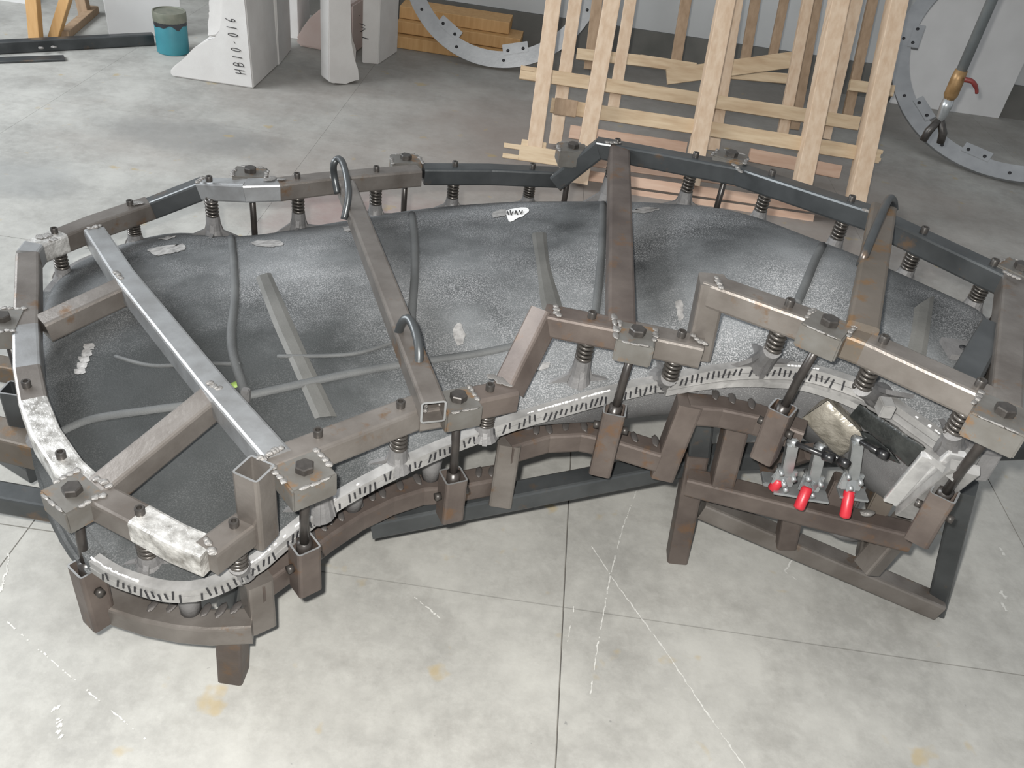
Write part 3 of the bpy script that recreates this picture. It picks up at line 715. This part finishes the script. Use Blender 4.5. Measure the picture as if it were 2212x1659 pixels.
beads([(1158, 928), (1186, 926), (1222, 920), (1262, 920), (1370, 944), (1416, 952)], .421, r3[1], 1.6)
beads([(1546, 852), (1582, 860), (1624, 872)], .543, r4[0], 1.4)
# cast feet between the lower rail and the lower flange
def foot(px, py, zt, zb):
    p = P(px, py, zb); round_path('cast_foot', [Vector((p.x, p.y, zb-.004)), Vector((p.x, p.y, zb+.03)), Vector((p.x+.005, p.y+.03, zt))], [.019, .021, .026], 'mount', mould, 12, smooth_pts=False)
for a in ((412, 1316, .32, .212), (762, 1092, .39, .292), (930, 1028, .43, .292), (1135, 925, .47, .402), (1230, 905, .50, .402)): foot(*a)
# legs and base bars
def bar(name, a, b, m, w=.05, upv=Z, **k): return tubes(name, [a, b], m, mould, w=w, upv=upv, **k)[0]
p = P(500, 1345, .19); bar('leg', Vector((P(505, 1455, 0).x, P(505, 1455, 0).y, 0)), p, 'steel_brown', upv=Y)
p0 = P(505, 1205, .30); bar('leg', P(496, 1300, .16), P(508, 1215, .28), 'steel_dark', .04)
ft2 = P(1462, 1203, 0); lt2 = P(1506, 975, .33)
bar('leg', ft2, lt2, 'steel_brown', upv=Y)
bar('leg', P(1508, 985, .31), P(1518, 880, .47), 'steel_dark', upv=X)
bar('base_bar', P(800, 1118, .20)-Z*.02, P(1488, 985, .30)-Z*.02, 'steel_dark')
bar('base_bar', P(1530, 975, .30)-Z*.02, P(2300, 950, .30)-Z*.02, 'steel_dark')
bar('base_bar', P(-60, 1045, .2)-Z*.025, P(190, 1090, .2)-Z*.025, 'steel_dark')
bar('base_bar', P(-40, 772, .2)-Z*.025, P(120, 800, .2)-Z*.025, 'steel_rusty')
bar('base_bar', P(-40, 920, .24)-Z*.025, P(120, 960, .24)-Z*.025, 'steel_rusty', .07)
bar('base_bar', P(-30, 935, .17)-Z*.025, P(75, 1000, .17)-Z*.025, 'steel_dark', .045)
# end stand at the right
ck = bar('stand_bar', P(1490, 1022, .30)-Z*.025, P(1978, 1143, .33)-Z*.025, 'steel_brown')
bar('stand_post', P(1560, 1040, .30)-Z*.02, P(1596, 893, .49), 'steel_brown', .05, X)
weld_line(P(1575, 885, .5), P(1610, 900, .5), ck, 4, .007); weld_line(P(1540, 1015, .31), P(1575, 1025, .31), ck, 4, .006)
bar('stand_bar', P(1522, 1076, .19)-Z*.025, P(2036, 1296, .065)-Z*.025, 'steel')
bar('stand_leg', P(2022, 1316, .0), P(2086, 1050, .44), 'steel_dark', .044, Vector((.5, 1, 0)))
bar('stand_post', P(1697, 1172, .14), P(1714, 1085, .28), 'steel_brown', .045, X)
bar('stand_brace', P(1872, 1226, .165), P(1996, 1082, .36), 'steel', .05)
bar('stand_brace', P(1866, 1205, .12), P(1882, 1125, .28), 'steel', .035, X)
bar('stand_brace', P(1655, 1010, .30), P(1752, 975, .44), 'steel_brown', .035)

# ---- cast end of the lower shell at the right: side lobe, end flange, pads
topc = [P(x, y, z-.012) for x, y, z in ((1130, 905, .486), (1210, 881, .51), (1290, 858, .526), (1380, 836, .547), (1480, 815, .572), (1570, 806, .60), (1660, 802, .622), (1750, 808, .632), (1840, 836, .635), (1910, 872, .637), (1985, 924, .64), (2050, 972, .64))]
botc = [P(x, y, z) for x, y, z in ((1135, 922, .46), (1210, 915, .44), (1290, 910, .43), (1390, 900, .42), (1480, 893, .42), (1560, 890, .42), (1640, 898, .40), (1700, 925, .38), (1760, 965, .36), (1820, 1015, .36), (1880, 1060, .36), (1925, 1085, .37))]
tc_, bc_ = resample(catmull(topc, 5), 41), resample(catmull(botc, 5), 41); bulge = [min(1.0, max(0.1, (i-8)/14)) for i in range(41)]; V = []; Fq = []
for i in range(41):
    for j in range(13):
        t = j/12; p = tc_[i].lerp(bc_[i], t); p = p+Vector((0.01, -.045, -.03))*math.sin(math.pi*t)*bulge[i]; V.append(p)
Fq = [(i*13+j, (i+1)*13+j, (i+1)*13+j+1, i*13+j+1) for i in range(40) for j in range(12)]
obj('side_lobe', mesh('side_lobe', V, Fq, True), 'shell_cast', mould)
LB = BVHTree.FromPolygons([tuple(v) for v in V], Fq)
def on_lobe(px, py, z=.45):
    h = LB.ray_cast(CAM, ray(px, py).normalized()); return h[0] if h[0] is not None else P(px, py, z)
# end flange bar turning towards the camera
e0, e1 = P(2068, 978, .655), P(1945, 1090, .43)
tubes('end_flange', [e0, e1], 'aluminium_bright', mould, w=.030, h=.012, solid=True, r=.003)
tubes('end_flange', [P(2085, 1010, .64), P(1962, 1110, .42)], 'aluminium', mould, w=.05, h=.02, solid=True, r=.003)
tubes('end_flange', [P(2008, 985, .62), P(1925, 1082, .44)], 'aluminium_bright', mould, w=.03, h=.012, solid=True, r=.003)
lipr = [p.copy() for p in resample(catmull(FR, 5), 160)][104:]
strip('flange_lip', lipr, -.030, -.017, lambda i: .011+.020*min(1, i/36), 'aluminium', .0)
box('cast_lug', P(1912, 880, .665), X, Y, Z, .012, .016, .014, 'aluminium', mould, .002)
box('cast_lug', P(2098, 985, .62), X, Y, Z, .035, .03, .035, 'mount', mould, .006)
# insulation pad
def pillow(name, px, th, m, seed=0, nz_=.006):
    c = [Vector(q) for q in px]; a, b, d, e = [P(x, y, z) for (x, y, z) in px]; n_ = 16; bm = bmesh.new(); top = []; bot = []
    nrm = (b-a).cross(e-a).normalized()
    if nrm.z < 0: nrm = -nrm
    for i in range(n_+1):
        rt_, rb_ = [], []
        for j in range(n_+1):
            u, v = i/n_, j/n_; p = a.lerp(b, u).lerp(e.lerp(d, u), v); k = (1-abs(2*u-1)**4)**.5*(1-abs(2*v-1)**4)**.5
            q = p+nrm*(th*k+nz_*k*noise.noise(p*60+Vector((seed, 0, 0)))); rt_.append(bm.verts.new(q)); rb_.append(bm.verts.new(p-nrm*th*.3*k-nrm*.002))
        top.append(rt_); bot.append(rb_)
    for i in range(n_):
        for j in range(n_):
            bm.faces.new((top[i][j], top[i+1][j], top[i+1][j+1], top[i][j+1])); bm.faces.new((bot[i][j], bot[i][j+1], bot[i+1][j+1], bot[i+1][j]))
    return obj(name, from_bm(name, bm, True), m, mould)
def lob(x, y, dz=.01):
    q = on_lobe(x, y); 
    d = (CAM-q).normalized(); q = q+d*.012; return q
def px_lob(lst, off=0.0): 
    out = []
    for x, y in lst:
        q = lob(x, y); q = q+(CAM-q).normalized()*off; out.append((x, y, q.z))
    return out
pillow('insulation_pad', px_lob([(1733, 902), (1788, 864), (1872, 945), (1812, 988)], .015), .04, 'wool', 1, .012)['label'] = 'crumpled brownish foil insulation pad'
pillow('tar_patch', px_lob([(1836, 898), (1858, 872), (2000, 968), (1962, 1006)], .05), .014, 'tar', 2, .02)
pillow('tar_patch', px_lob([(1858, 930), (1900, 945), (1945, 1000), (1880, 975)], .045), .010, 'tar', 5, .02)
# drain elbow below
q = P(1810, 1125, .25); round_path('drain_elbow', [P(1830, 1060, .33), P(1812, 1105, .28), P(1818, 1130, .25), P(1852, 1140, .22)], [.034, .036, .034, .02], 'mount', mould, 14, sub=5)
# mounting blocks for the clamps
box('clamp_block', P(1905, 1062, .36), (P(1978, 1143, .33)-P(1490, 1022, .30)).normalized(), Vector((.2, 1, 0)).normalized(), Z, .022, .035, .04, 'steel_rusty', mould, .003)
box('clamp_block', P(1822, 1060, .36), (P(1978, 1143, .33)-P(1490, 1022, .30)).normalized(), Vector((.2, 1, 0)).normalized(), Z, .03, .018, .035, 'steel_brown', mould, .003)
box('clamp_block', P(1690, 1040, .33), X, Y, Z, .045, .02, .006, 'zinc', mould, .002)
weld(P(1873, 1108, .355), ck, (.02, .009, .008), Vector((1, .3, 0)))
# ---- toggle clamps
def clamp(pv, arm, tip, hand, hend, z=(.43, .53, .47, .40, .36), vis=True):
    pz, az, tz, hz, ez = z; pivot = P(*pv, pz); A = P(*arm, az); T = P(*tip, tz); h0 = P(*hand, hz); h1 = P(*hend, ez)
    side = X
    t = box('toggle_clamp', pivot-Z*.012, X, Y, Z, .022, .004, .022, 'zinc', mould, .002)
    def plate(name, a, b, w, th, m='zinc'):
        d = (b-a); s, n = frame_of(d, Y); c = (a+b)/2
        return box(name, c, d.normalized(), s, n, d.length/2, th, w, m, t, .0015)
    plate('clamp_arm', pivot, A, .010, .011)
    for k in (-1, 1): plate('link_plate', pivot+X*.012*k-Z*.002, h0+X*.010*k, .002, .010)
    box('base_flange', pivot-Z*.045+X*.015, X, Y, Z, .03, .018, .003, 'zinc', t, .001)
    for dx, dz in ((-.014, .008), (.014, -.002), (0, -.02), (.008, -.034)):
        q = pivot+X*dx+Z*dz; round_path('rivet', [q+Y*.014, q-Y*.018], .0055, 'zinc', t, 10, smooth_pts=False)
    d = (T-A).normalized()
    round_path('spindle', [A-d*.012, A+d*.01, T-d*.018], .0055, 'black_plastic', t, 10, smooth_pts=False)
    round_path('spindle_tip', [T-d*.02, T], [.0095, .0085], 'black_plastic', t, 12, smooth_pts=False)
    round_path('spindle_nut', [A-d*.008, A+d*.010], .0095, 'zinc', t, 6, smooth_pts=False)
    dd_ = (h1-h0)
    g_ = round_path('handle_grip', [h0, h0+dd_*.08, h0+dd_*.9, h0+dd_*.97, h1], [.008, .0115, .0115, .009, .004], 'red_grip', t, 14, smooth_pts=False)
    g_['label'] = 'red plastic dipped handle grip'
    plate('lever', pivot-Z*.004, h0+dd_*.15, .006, .009)
clamp((1698, 1022), (1712, 955), (1800, 992), (1685, 1035), (1668, 1058), (.42, .52, .545, .40, .37))
clamp((1756, 1034), (1772, 966), (1832, 1004), (1745, 1052), (1724, 1101), (.42, .525, .54, .41, .37))
clamp((1842, 1030), (1852, 950), (1916, 986), (1836, 1058), (1824, 1120), (.44, .55, .57, .41, .36))
for s_, q in (('loose_rod', [(1716, 962, .52), (1770, 982, .50)]), ):
    pass
round_path('tape_roll', [P(508, 833, .445), P(512, 845, .44)], .016, 'green_tape', mould, 14, smooth_pts=False)
box('cast_lug', P(532, 858, .455), X, Y, Z, .008, .008, .02, 'mount', mould, .002)

# ================================================================== background things
def prism(name, poly, depth, m, parent=None, bev=0.004):
    """poly: 3D outline (planar); extruded by vector depth"""
    bm = bmesh.new(); A = [bm.verts.new(p) for p in poly]; B = [bm.verts.new(p+depth) for p in poly]; n = len(poly)
    bm.faces.new(A); bm.faces.new(B[::-1])
    for i in range(n): bm.faces.new((A[i], B[i], B[(i+1) % n], A[(i+1) % n]))
    if bev: bmesh.ops.bevel(bm, geom=bm.edges[:], offset=bev, segments=2, affect='EDGES', clamp_overlap=True)
    return obj(name, from_bm(name, bm), m, parent)
# ---- foam pattern with the handwritten number
b0, b1 = P(372, 166, 0), P(548, 192, 0); nrm = (b1-b0).cross(Z).normalized()      # faces the camera
def on_face(px, py): return PPL(px, py, b0, nrm)
def poly_face(pxs): return [on_face(x, y) for x, y in pxs]
back = -nrm*.42
top_l = on_face(480, 0); top_r = on_face(530, 0)
HT = 0.95
pts = poly_face([(372, 166), (548, 192), (530, 0)])
pr_ = pts[2]; dirr = (pts[2]-pts[1]).normalized(); pts[2] = pts[1]+dirr*(HT/dirr.z)
out = poly_face([(478, 2), (482, 14), (479, 40), (476, 68), (465, 84), (442, 88), (418, 104), (395, 128), (372, 146), (366, 156)])
pl_ = on_face(478, 2); top = pl_.copy(); top.z = HT
fb = thing('foam_pattern', (b1.x, b1.y, 0), 'white foam pattern with pointed foot and handwritten number HB10-016', 'foam block', 'white foam patterns by the wall')
poly = [pts[0], pts[1], pts[2], top]+out
poly[0].z = poly[1].z = 0.001
prism('foam_body', poly, back, 'foam', fb, .006)
# hollow scooped flank behind the front edge
flank = [on_face(x, y)-nrm*.05 for x, y in ((480, 0), (447, 14), (440, 30), (445, 60), (438, 88), (462, 84), (480, 60))]
flank[0].z = HT*.8
prism('foam_flank', flank, -nrm*.33, 'foam', fb, .01)
GL = {'H': [[(0, 0), (0, 1)], [(.55, 0), (.6, 1)], [(0, .45), (.6, .55)]], 'B': [[(0, 0), (.05, 1), (.5, .9), (.45, .6), (.08, .52), (.55, .42), (.5, .08), (0, 0)]],
      '1': [[(.2, 0), (.3, 1)]], '0': [[(.25, 0), (.02, .3), (.1, .8), (.3, 1), (.5, .75), (.45, .25), (.25, 0)]], '-': [[(.1, .5), (.4, .52)]],
      '6': [[(.5, 1), (.15, .65), (.05, .3), (.2, 0), (.45, .1), (.42, .4), (.1, .35)]], 'V': [[(0, 1), (.25, 0), (.5, 1)]], 'N': [[(0, 0), (.05, 1), (.5, 0), (.55, 1)]]}
def writing(text, pbase, pend, hgt, face, parent, r=.0017, sl=.35):
    """strokes from pbase to pend in pixels (baseline), letter tops to the left"""
    a, b = Vector((*pbase, 0)), Vector((*pend, 0)); d = (b-a); n = len(text); lft = Vector((d.y, -d.x, 0)).normalized()
    k = 0
    for i, ch in enumerate(text):
        for st in GL.get(ch, []):
            pts = []
            for x, y in st:
                q = a+d*((i+x*.8+y*.42)/n)+lft*(y*hgt+x*2); pts.append(face(q.x, q.y))
            if len(pts) > 1: round_path('lettering', pts, r, 'ink', parent, 5, sub=3)
writing('HB10-016', (530, 160), (506, 32), 20, lambda x, y: on_face(x, y)+nrm*.002, fb)
# slabs standing behind
def slab(pxb, pxr, th, hgt, label, m='foam', px_w=None):
    a, b = P(*pxb, 0), P(*pxr, 0); d = (b-a); nn = d.cross(Z).normalized()
    o = prism('foam_slab', [a, b, b+Z*hgt, a+Z*hgt], -nn*th, m, None, .005)
    return tag(o, label, 'foam block', 'white foam patterns by the wall')
slab((530, 133), (603, 142), .30, .95, 'white foam slab standing directly behind the numbered foam pattern')
slab((600, 80), (646, 86), .30, .95, 'narrow white foam slab second behind the numbered foam pattern')
# pink nosed pattern
c0, c1 = P(643, 100, 0), P(760, 122, 0); n2 = (c1-c0).cross(Z).normalized()
f2 = lambda x, y: PPL(x, y, c0, n2)
fp = thing('foam_pattern', (c0.x, c0.y, 0), 'pale pink foam pattern with rounded nose behind the ragged white post', 'foam block', 'white foam patterns by the wall')
pp = [f2(x, y) for x, y in ((643, 100), (760, 122), (760, 10), (712, 14), (690, 20), (668, 40), (652, 62), (638, 84))]
pp[0].z = pp[1].z = .001
prism('foam_body', pp, -n2*.30, 'foam_pink', fp, .012)
# post with ragged foot
d0, d1 = P(712, 186, 0), P(778, 180, 0); n3 = (d1-d0).cross(Z).normalized(); f3 = lambda x, y: PPL(x, y, d0, n3)
rg = thing('foam_pattern', (d0.x, d0.y, 0), 'white foam post with ragged broken foot and curved flank', 'foam block', 'white foam patterns by the wall')
pp = [f3(x, y) for x, y in ((711, 183), (720, 187), (735, 185), (748, 189), (757, 182), (766, 179), (777, 180), (774, 155), (764, 132), (758, 100), (757, 0))]
zmin = min(p.z for p in pp)
for p in pp: p.z -= zmin
t_ = pp[-1].copy(); t_.z = .95; t2_ = f3(709, 0); t2_.z = .95
prism('foam_body', pp+[t_, t2_], -n3*.10, 'foam', rg, .004)
pp = [f3(x, y)-n3*.10 for x, y in ((762, 160), (778, 170), (787, 150), (789, 120), (780, 95), (772, 60), (768, 0))]; t_ = pp[-1].copy(); t_.z = .95; t2_ = f3(757, 0)-n3*.1; t2_.z = .95
prism('foam_flank', pp+[t_, t2_], -n3*.10, 'foam_side', rg, .006)
# block at the right with part of a number
e0_, e1_ = P(782, 136, 0), P(818, 139, 0); n4 = (e1_-e0_).cross(Z).normalized(); f4 = lambda x, y: PPL(x, y, e0_, n4)
bl = thing('foam_pattern', (e0_.x, e0_.y, 0), 'tall white foam block with cut-off handwriting beside the aluminium ring', 'foam block', 'white foam patterns by the wall')
pp = [e0_.copy(), e1_.copy(), e1_+Z*.95, e0_+Z*.95]
sidev = P(858, 112, 0)-e1_
prism('foam_body', pp, sidev, 'foam', bl, .004)
for st in ([(782, 80), (796, 84)], [(779, 68), (790, 62), (780, 58)], [(777, 50), (789, 55)], [(776, 34), (777, 33)]):
    round_path('lettering', [f4(x, y)+n4*.003 for x, y in st], .0022, 'ink', bl, 5, smooth_pts=False)
# ---- paint can
cb = P(365, 118, 0); can = thing('paint_can', (cb.x, cb.y+.06, 0), 'teal paint can with grimy lid and black drip', 'can')
loc = Vector((cb.x, cb.y+.06, 0))
me = shade_auto(lathe_me('can_body', [(.080, 0), (.083, .004), (.083, .185), (.081, .19)], 32)); obj('can_body', me, 'can_teal', can, loc=loc)
me = shade_auto(lathe_me('can_lid', [(.0845, .162), (.0855, .166), (.0855, .208), (.084, .212), (.078, .212), (.076, .207), (.03, .207)], 32)); obj('can_lid', me, 'can_lid', can, loc=loc)
V, Fc = [], []
for i in range(25):
    a = math.radians(-200+i*9); dz = .012+.028*max(0, noise.noise(Vector((i*.31, 4, 0)))+.35)
    V += [loc+Vector((.0845*math.cos(a), .0845*math.sin(a), .165)), loc+Vector((.0845*math.cos(a), .0845*math.sin(a), .165-dz))]
    if i: Fc.append((2*i-2, 2*i, 2*i+1, 2*i-1))
obj('paint_drip', mesh('paint_drip', V, Fc, True), 'black_paint', can)
# ---- white board behind the can
a, b = P(237, 80, 0), P(398, 78, 0); d = (b-a); nn = d.cross(Z).normalized()
ln_ = (-nn*.12+Z).normalized()
tag(prism('white_board', [a, b, b+ln_*.9, a+ln_*.9], -nn*.03, 'board_white', None, .003), 'white rectangular board leaning upright behind the paint can', 'board')
# ---- steel channel lying on the floor at the left
a, b = P(-60, 118, 0), P(332, 96, 0)
ch = thing('steel_channel', ((a+b)/2), 'long dark rusty steel channel lying on the floor beside the paint can', 'steel bar')
tubes('channel', [a+Z*.03, b+Z*.03], 'steel_dark', ch, w=.05, h=.06)
tubes('foot_plate', [P(-60, 135, 0)+Z*.006, P(140, 128, 0)+Z*.006], 'steel_dark', ch, w=.07, h=.012, solid=True, r=.002)
for q in ((90, 112), (118, 110)): weld(P(q[0], q[1], .01)+Z*.02, ch, (.016, .012, .01))
# ---- trestle at the top left
tr = thing('wooden_trestle', P(80, 80, 0), 'yellow wooden trestle legs standing on the floor in the far left corner', 'trestle')
def stick(name, a, b, m, parent, w=.06, h=.045, upv=Y): return tubes(name, [a, b], m, parent, w=w, h=h, solid=True, r=.003, upv=upv)[0]
a = P(78, 84, 0); stick('leg', a, PY(66, -60, a.y+.02), 'wood_yellow', tr)
a = P(117, 82, 0); stick('leg', a, PY(160, -60, a.y+.02), 'wood_yellow', tr, .05)
a = P(140, 84, 0); stick('foot', a+Z*.02, P(205, 28, 0)+Z*.02, 'wood_shaded', tr, .05, .04, Z)
a = P(185, 35, 0); stick('leg', a, PY(165, -50, a.y), 'wood_shaded', tr, .06)
# sloping white panel and an added dark sheet for the deep shade behind the trestle
a = PY(-60, 88, 5.1); b = PY(62, -12, 5.1)
tag(tubes('leaning_board', [a, b], 'board_white', None, w=.25, h=.03, solid=True, r=.003, upv=Y, shift=0)[0], 'white panel edge slanting across the top left corner', 'panel')
tag(box('shade_sheet', Vector((-3.5, 5.70, .45)), X, Y, Z, .95, .03, .45, 'shade_black', None, .01), 'black sheet added to stand for deep shade behind the wooden trestle', 'sheet')
# ---- planks against the wall
p0_, p1_ = P(800, 92, 0), P(1120, 118, 0)
for k, (xa, xb, yy, zz, m, lab) in enumerate(((-1.0, -.27, 5.40, 0.0, 'wood_yellow', 'lowest yellow plank lying on the floor beside the wall'), (-1.0, -.25, 5.46, .072, 'wood_yellow', 'middle yellow plank of the stack beside the wall'), (-1.0, -.33, 5.52, .142, 'wood_yellow', 'top yellow plank of the stack beside the wall'))):
    o = tubes('plank', [Vector((xa, yy, zz+.035)), Vector((xb, yy-.01, zz+.035))], m, None, w=.20, h=.068, solid=True, r=.003)[0]
    tag(o, lab, 'plank', 'planks stacked beside the wall')
# ---- aluminium rings
def alu_ring(name, c, u, v, r, w, label, tabs, th=.02, a0=150, a1=400):
    t = thing(name, c-v*(r) , label, 'ring', 'aluminium rings leaning by the wall')
    nrm_ = u.cross(v).normalized()
    V, Fc = [], []; n = 96
    for i in range(n+1):
        a = 2*math.pi*i/n; d = u*math.cos(a)+v*math.sin(a)
        for q in ((r, -th/2), (r, th/2), (r-w, th/2), (r-w, -th/2)): V.append(c+d*q[0]+nrm_*q[1])
        if i:
            b0_, b1_ = (i-1)*4, i*4; Fc += [(b0_+k, b1_+k, b1_+(k+1) % 4, b0_+(k+1) % 4) for k in range(4)]
    obj('ring_plate', shade_auto(mesh('ring_plate', V, Fc)), 'aluminium_ring', t)
    toward = nrm_ if nrm_.dot(CAM-c) > 0 else -nrm_
    for a in tabs:
        a = math.radians(a); d = u*math.cos(a)+v*math.sin(a); e = nrm_.cross(d)
        o = box('lug', c+d*(r-w-.012)+toward*.003, d, e, nrm_, .03, .075, th/2, 'aluminium_ring', t, .002)
        for s_ in (-1, 1):
            q = c+d*(r-w-.005)+e*s_*.045+toward*(th/2+.003); round_path('bolt_hole', [q, q+toward*.0015], .0095, 'ink', o, 12, smooth_pts=False)
    for k in range(12):
        a = math.radians(k*30+8); d = u*math.cos(a)+v*math.sin(a); q = c+d*(r-w*.45)+toward*(th/2); round_path('bolt_hole', [q, q+toward*.0015], .009, 'ink', t, 12, smooth_pts=False)
    return t
import itertools
def project(p):
    q = R3.transposed() @ (p-CAM); return (CX+F*q.x/q.z, CY+F*q.y/q.z)
def lean_ring(name, bx, by, r, w, tilt, az, label, lugs):
    v = Vector((math.sin(az)*math.sin(tilt), math.cos(az)*math.sin(tilt), math.cos(tilt))); u = Vector((math.cos(az), -math.sin(az), 0))
    c = Vector((bx, by, .01))+v*r; tabs = []
    for lx, ly in lugs:                           # lug angles from where they show on the inner edge
        best = min(range(0, 360, 2), key=lambda a: (lambda q: (q[0]-lx)**2+(q[1]-ly)**2)(project(c+(u*math.cos(math.radians(a))+v*math.sin(math.radians(a)))*(r-w))))
        tabs.append(best)
    tabs += [60, 110]
    return alu_ring(name, c, u, v, r, w, label, tabs)
lean_ring('aluminium_ring', -.406, 5.162, .598, .092, .40, 0.026, 'flat aluminium ring leaning behind the wooden racks at the left', [(970, 60), (1115, 107)])
lean_ring('aluminium_ring', 2.34, 4.549, .756, .092, .807, .4735, 'flat aluminium ring lying slanted below the hanging pipe at the right', [(1985, 85), (2000, 235), (2105, 335)])
# ---- white foam boards against the wall at the right
a, b = P(1922, 223, 0), P(2157, 256, 0); d = (b-a); nn = d.cross(Z).normalized()
ln_ = Z.copy()
tag(prism('white_board', [a, b, b+ln_*1.0, a+ln_*1.0], -nn*.02, 'board_white', None, .003), 'large white board leaning on the wall behind the hanging pipe', 'board')
# ---- hanging pipe with a valve
bz = .62; yp = 3.6
q0 = PY(2070, 168, yp); xq, zq = q0.x, q0.z
pt = thing('air_pipe', (xq, yp, zq), 'grey hanging pipe ending in a brass valve with red lever', 'pipe')
tp = PY(2143, 0, yp+.0)
dirp = (tp-q0).normalized()
round_path('pipe', [q0, q0+dirp*1.8], .020, 'pipe_grey', pt, 16, smooth_pts=False)
round_path('valve_body', [q0+dirp*.03, q0-dirp*.005, q0-dirp*.07, q0-dirp*.085], [.024, .027, .027, .02], 'brass', pt, 12, smooth_pts=False)
lv0 = PY(2084, 172, yp-.03); lv1 = PY(2100, 176, yp-.04); lv2 = PY(2109, 190, yp-.04); lv3 = PY(2110, 202, yp-.04)
round_path('lever', [lv0, lv1, lv2, lv3], [.010, .009, .007, .006], 'red_lever', pt, 8, sub=3)
h0 = q0-dirp*.085
round_path('hose_coupling', [h0, h0-dirp*.03, h0-dirp*.07, h0-dirp*.10], [.021, .024, .019, .013], 'zinc', pt, 12, smooth_pts=False)
h1 = h0-dirp*.10
for dx in (-.03, .03):
    round_path('outlet', [h1+dirp*.02, h1+Vector((dx, -.01, -.035)), h1+Vector((dx*1.2, -.01, -.075))], [.014, .017, .015], 'bolt', pt, 10, smooth_pts=False)

# ---- wooden frames leaning back
LD = Vector((0, .392, .92)).normalized()       # direction up along the leaning posts
LN = Vector((0, -.92, .392)).normalized()      # facing the camera
LEN = 1.55
def wframe(label, base_y, posts, rails, wood=('wood', 'wood_rail'), n_off=0.0, pw=.062, pth=.03):
    o0 = Vector((0, base_y, .004)); t = thing('wooden_rack', (0.7, base_y, 0), label, 'frame', 'wooden frames leaning together')
    def onp(px, py): return PPL(px, py, o0, LN)
    for x0, y0, x1, y1, w_, m in posts:
        a = onp(x1, y1); b = onp(x0, y0); d = (b-a).normalized(); b = a+d*LEN
        if a.z < .02:
            a = a+d*((.02-a.z)/d.z)
        tubes('post', [a, b], m or wood[0], t, w=w_, h=pth, solid=True, r=.002, upv=LN)
    for x0, y0, x1, y1, w_, off, m in rails:
        a = onp(x0, y0)+LN*off; b = onp(x1, y1)+LN*off
        r_ = tubes('rail', [a, b], m or wood[1], t, w=w_, h=.026, solid=True, r=.002, upv=LN)[0]
    return t, onp
# back frame
wframe('rearmost pine frame with shaded brown posts against the stack', 4.55, [(1290, 0, 1272, 150, .055, 'wood_shaded'), (1482, 0, 1455, 165, .055, 'wood_shaded'), (1632, 0, 1606, 150, .05, 'wood_shaded'), (1694, 0, 1665, 140, .045, 'wood_shaded'), (1765, 0, 1715, 280, .05, 'wood_shaded'), (1835, 0, 1790, 240, .055, 'wood_shaded'), (1885, 0, 1830, 250, .05, 'wood_shaded')],
       [(1245, 118, 1400, 135, .055, .03, None), (1380, 132, 1500, 150, .055, .03, None), (1560, 160, 1700, 172, .05, .03, 'wood_rail'), (1830, 185, 1925, 198, .055, .03, 'wood_rail')])
# middle frame
wf, onm = wframe('middle pine frame with broad rails between the two others', 4.05, [(1243, 0, 1196, 330, .062, None), (1362, 0, 1322, 250, .055, None), (1592, 0, 1540, 325, .055, None), (1745, 0, 1690, 290, .05, None), (1850, 0, 1780, 300, .055, None)],
       [(1124, 158, 1490, 213, .062, .03, None), (1480, 212, 1850, 268, .062, .03, None), (1230, 285, 1480, 322, .062, .03, 'wood_pink'), (1615, 335, 1810, 372, .062, .03, 'wood_pink')])
wf2, onf = wframe('front pine frame with pale posts and forked rail ends', 3.62, [(1196, 0, 1155, 320, .066, None), (1322, 0, 1246, 430, .07, None), (1568, 0, 1492, 400, .07, None), (1812, 0, 1728, 420, .072, None), (1938, 0, 1840, 470, .072, None)],
       [(1190, 226, 1500, 272, .062, -.03, None), (1500, 272, 1830, 325, .062, -.03, None), (1830, 325, 1905, 338, .06, -.03, None), (1262, 346, 1640, 398, .045, -.03, 'wood_pink'), (1262, 378, 1860, 462, .045, -.03, 'wood_pink'), (1350, 418, 1760, 475, .045, -.03, 'wood_pink')], pth=.075)
# forked rail end at the foot, small blocks
def forked(onp, x0, y0, x1, y1, w_, parent, off=.03):
    a, b = onp(x0, y0)+LN*off, onp(x1, y1)+LN*off; d = (b-a).normalized(); s = d.cross(LN)
    tubes('forked_rail', [a+d*.07, b], 'wood_rail', parent, w=w_, h=.028, solid=True, r=.002, upv=LN)
    for sg in (-1, 1): tubes('fork_tine', [a+s*sg*w_*.33, a+d*.071+s*sg*w_*.33], 'wood_rail', parent, w=w_*.32, h=.028, solid=True, r=.002, upv=LN)
forked(onf, 1088, 325, 1206, 342, .066, wf2)
forked(onm, 1124, 158, 1170, 165, .06, wf, .032)
forked(onf, 1908, 337, 1850, 326, .05, wf2, -.03)
box('spacer_block', onf(1222, 232)-LN*.012, X, LD, LN, .05, .035, .012, 'wood_shaded', wf2, .002)
box('spacer_block', onf(1153, 314)+LN*.022, X, LD, LN, .055, .018, .012, 'wood_rail', wf2, .002)
a, b = PPL(1440, 166, Vector((0, 4.2, 0)), LN), PPL(1720, 128, Vector((0, 4.2, 0)), LN)
o = tubes('loose_board', [a, b], 'wood_rail', None, w=.075, h=.022, solid=True, r=.002, upv=LN)[0]
tag(o, 'pale loose board wedged slanting between the wooden frames', 'board')
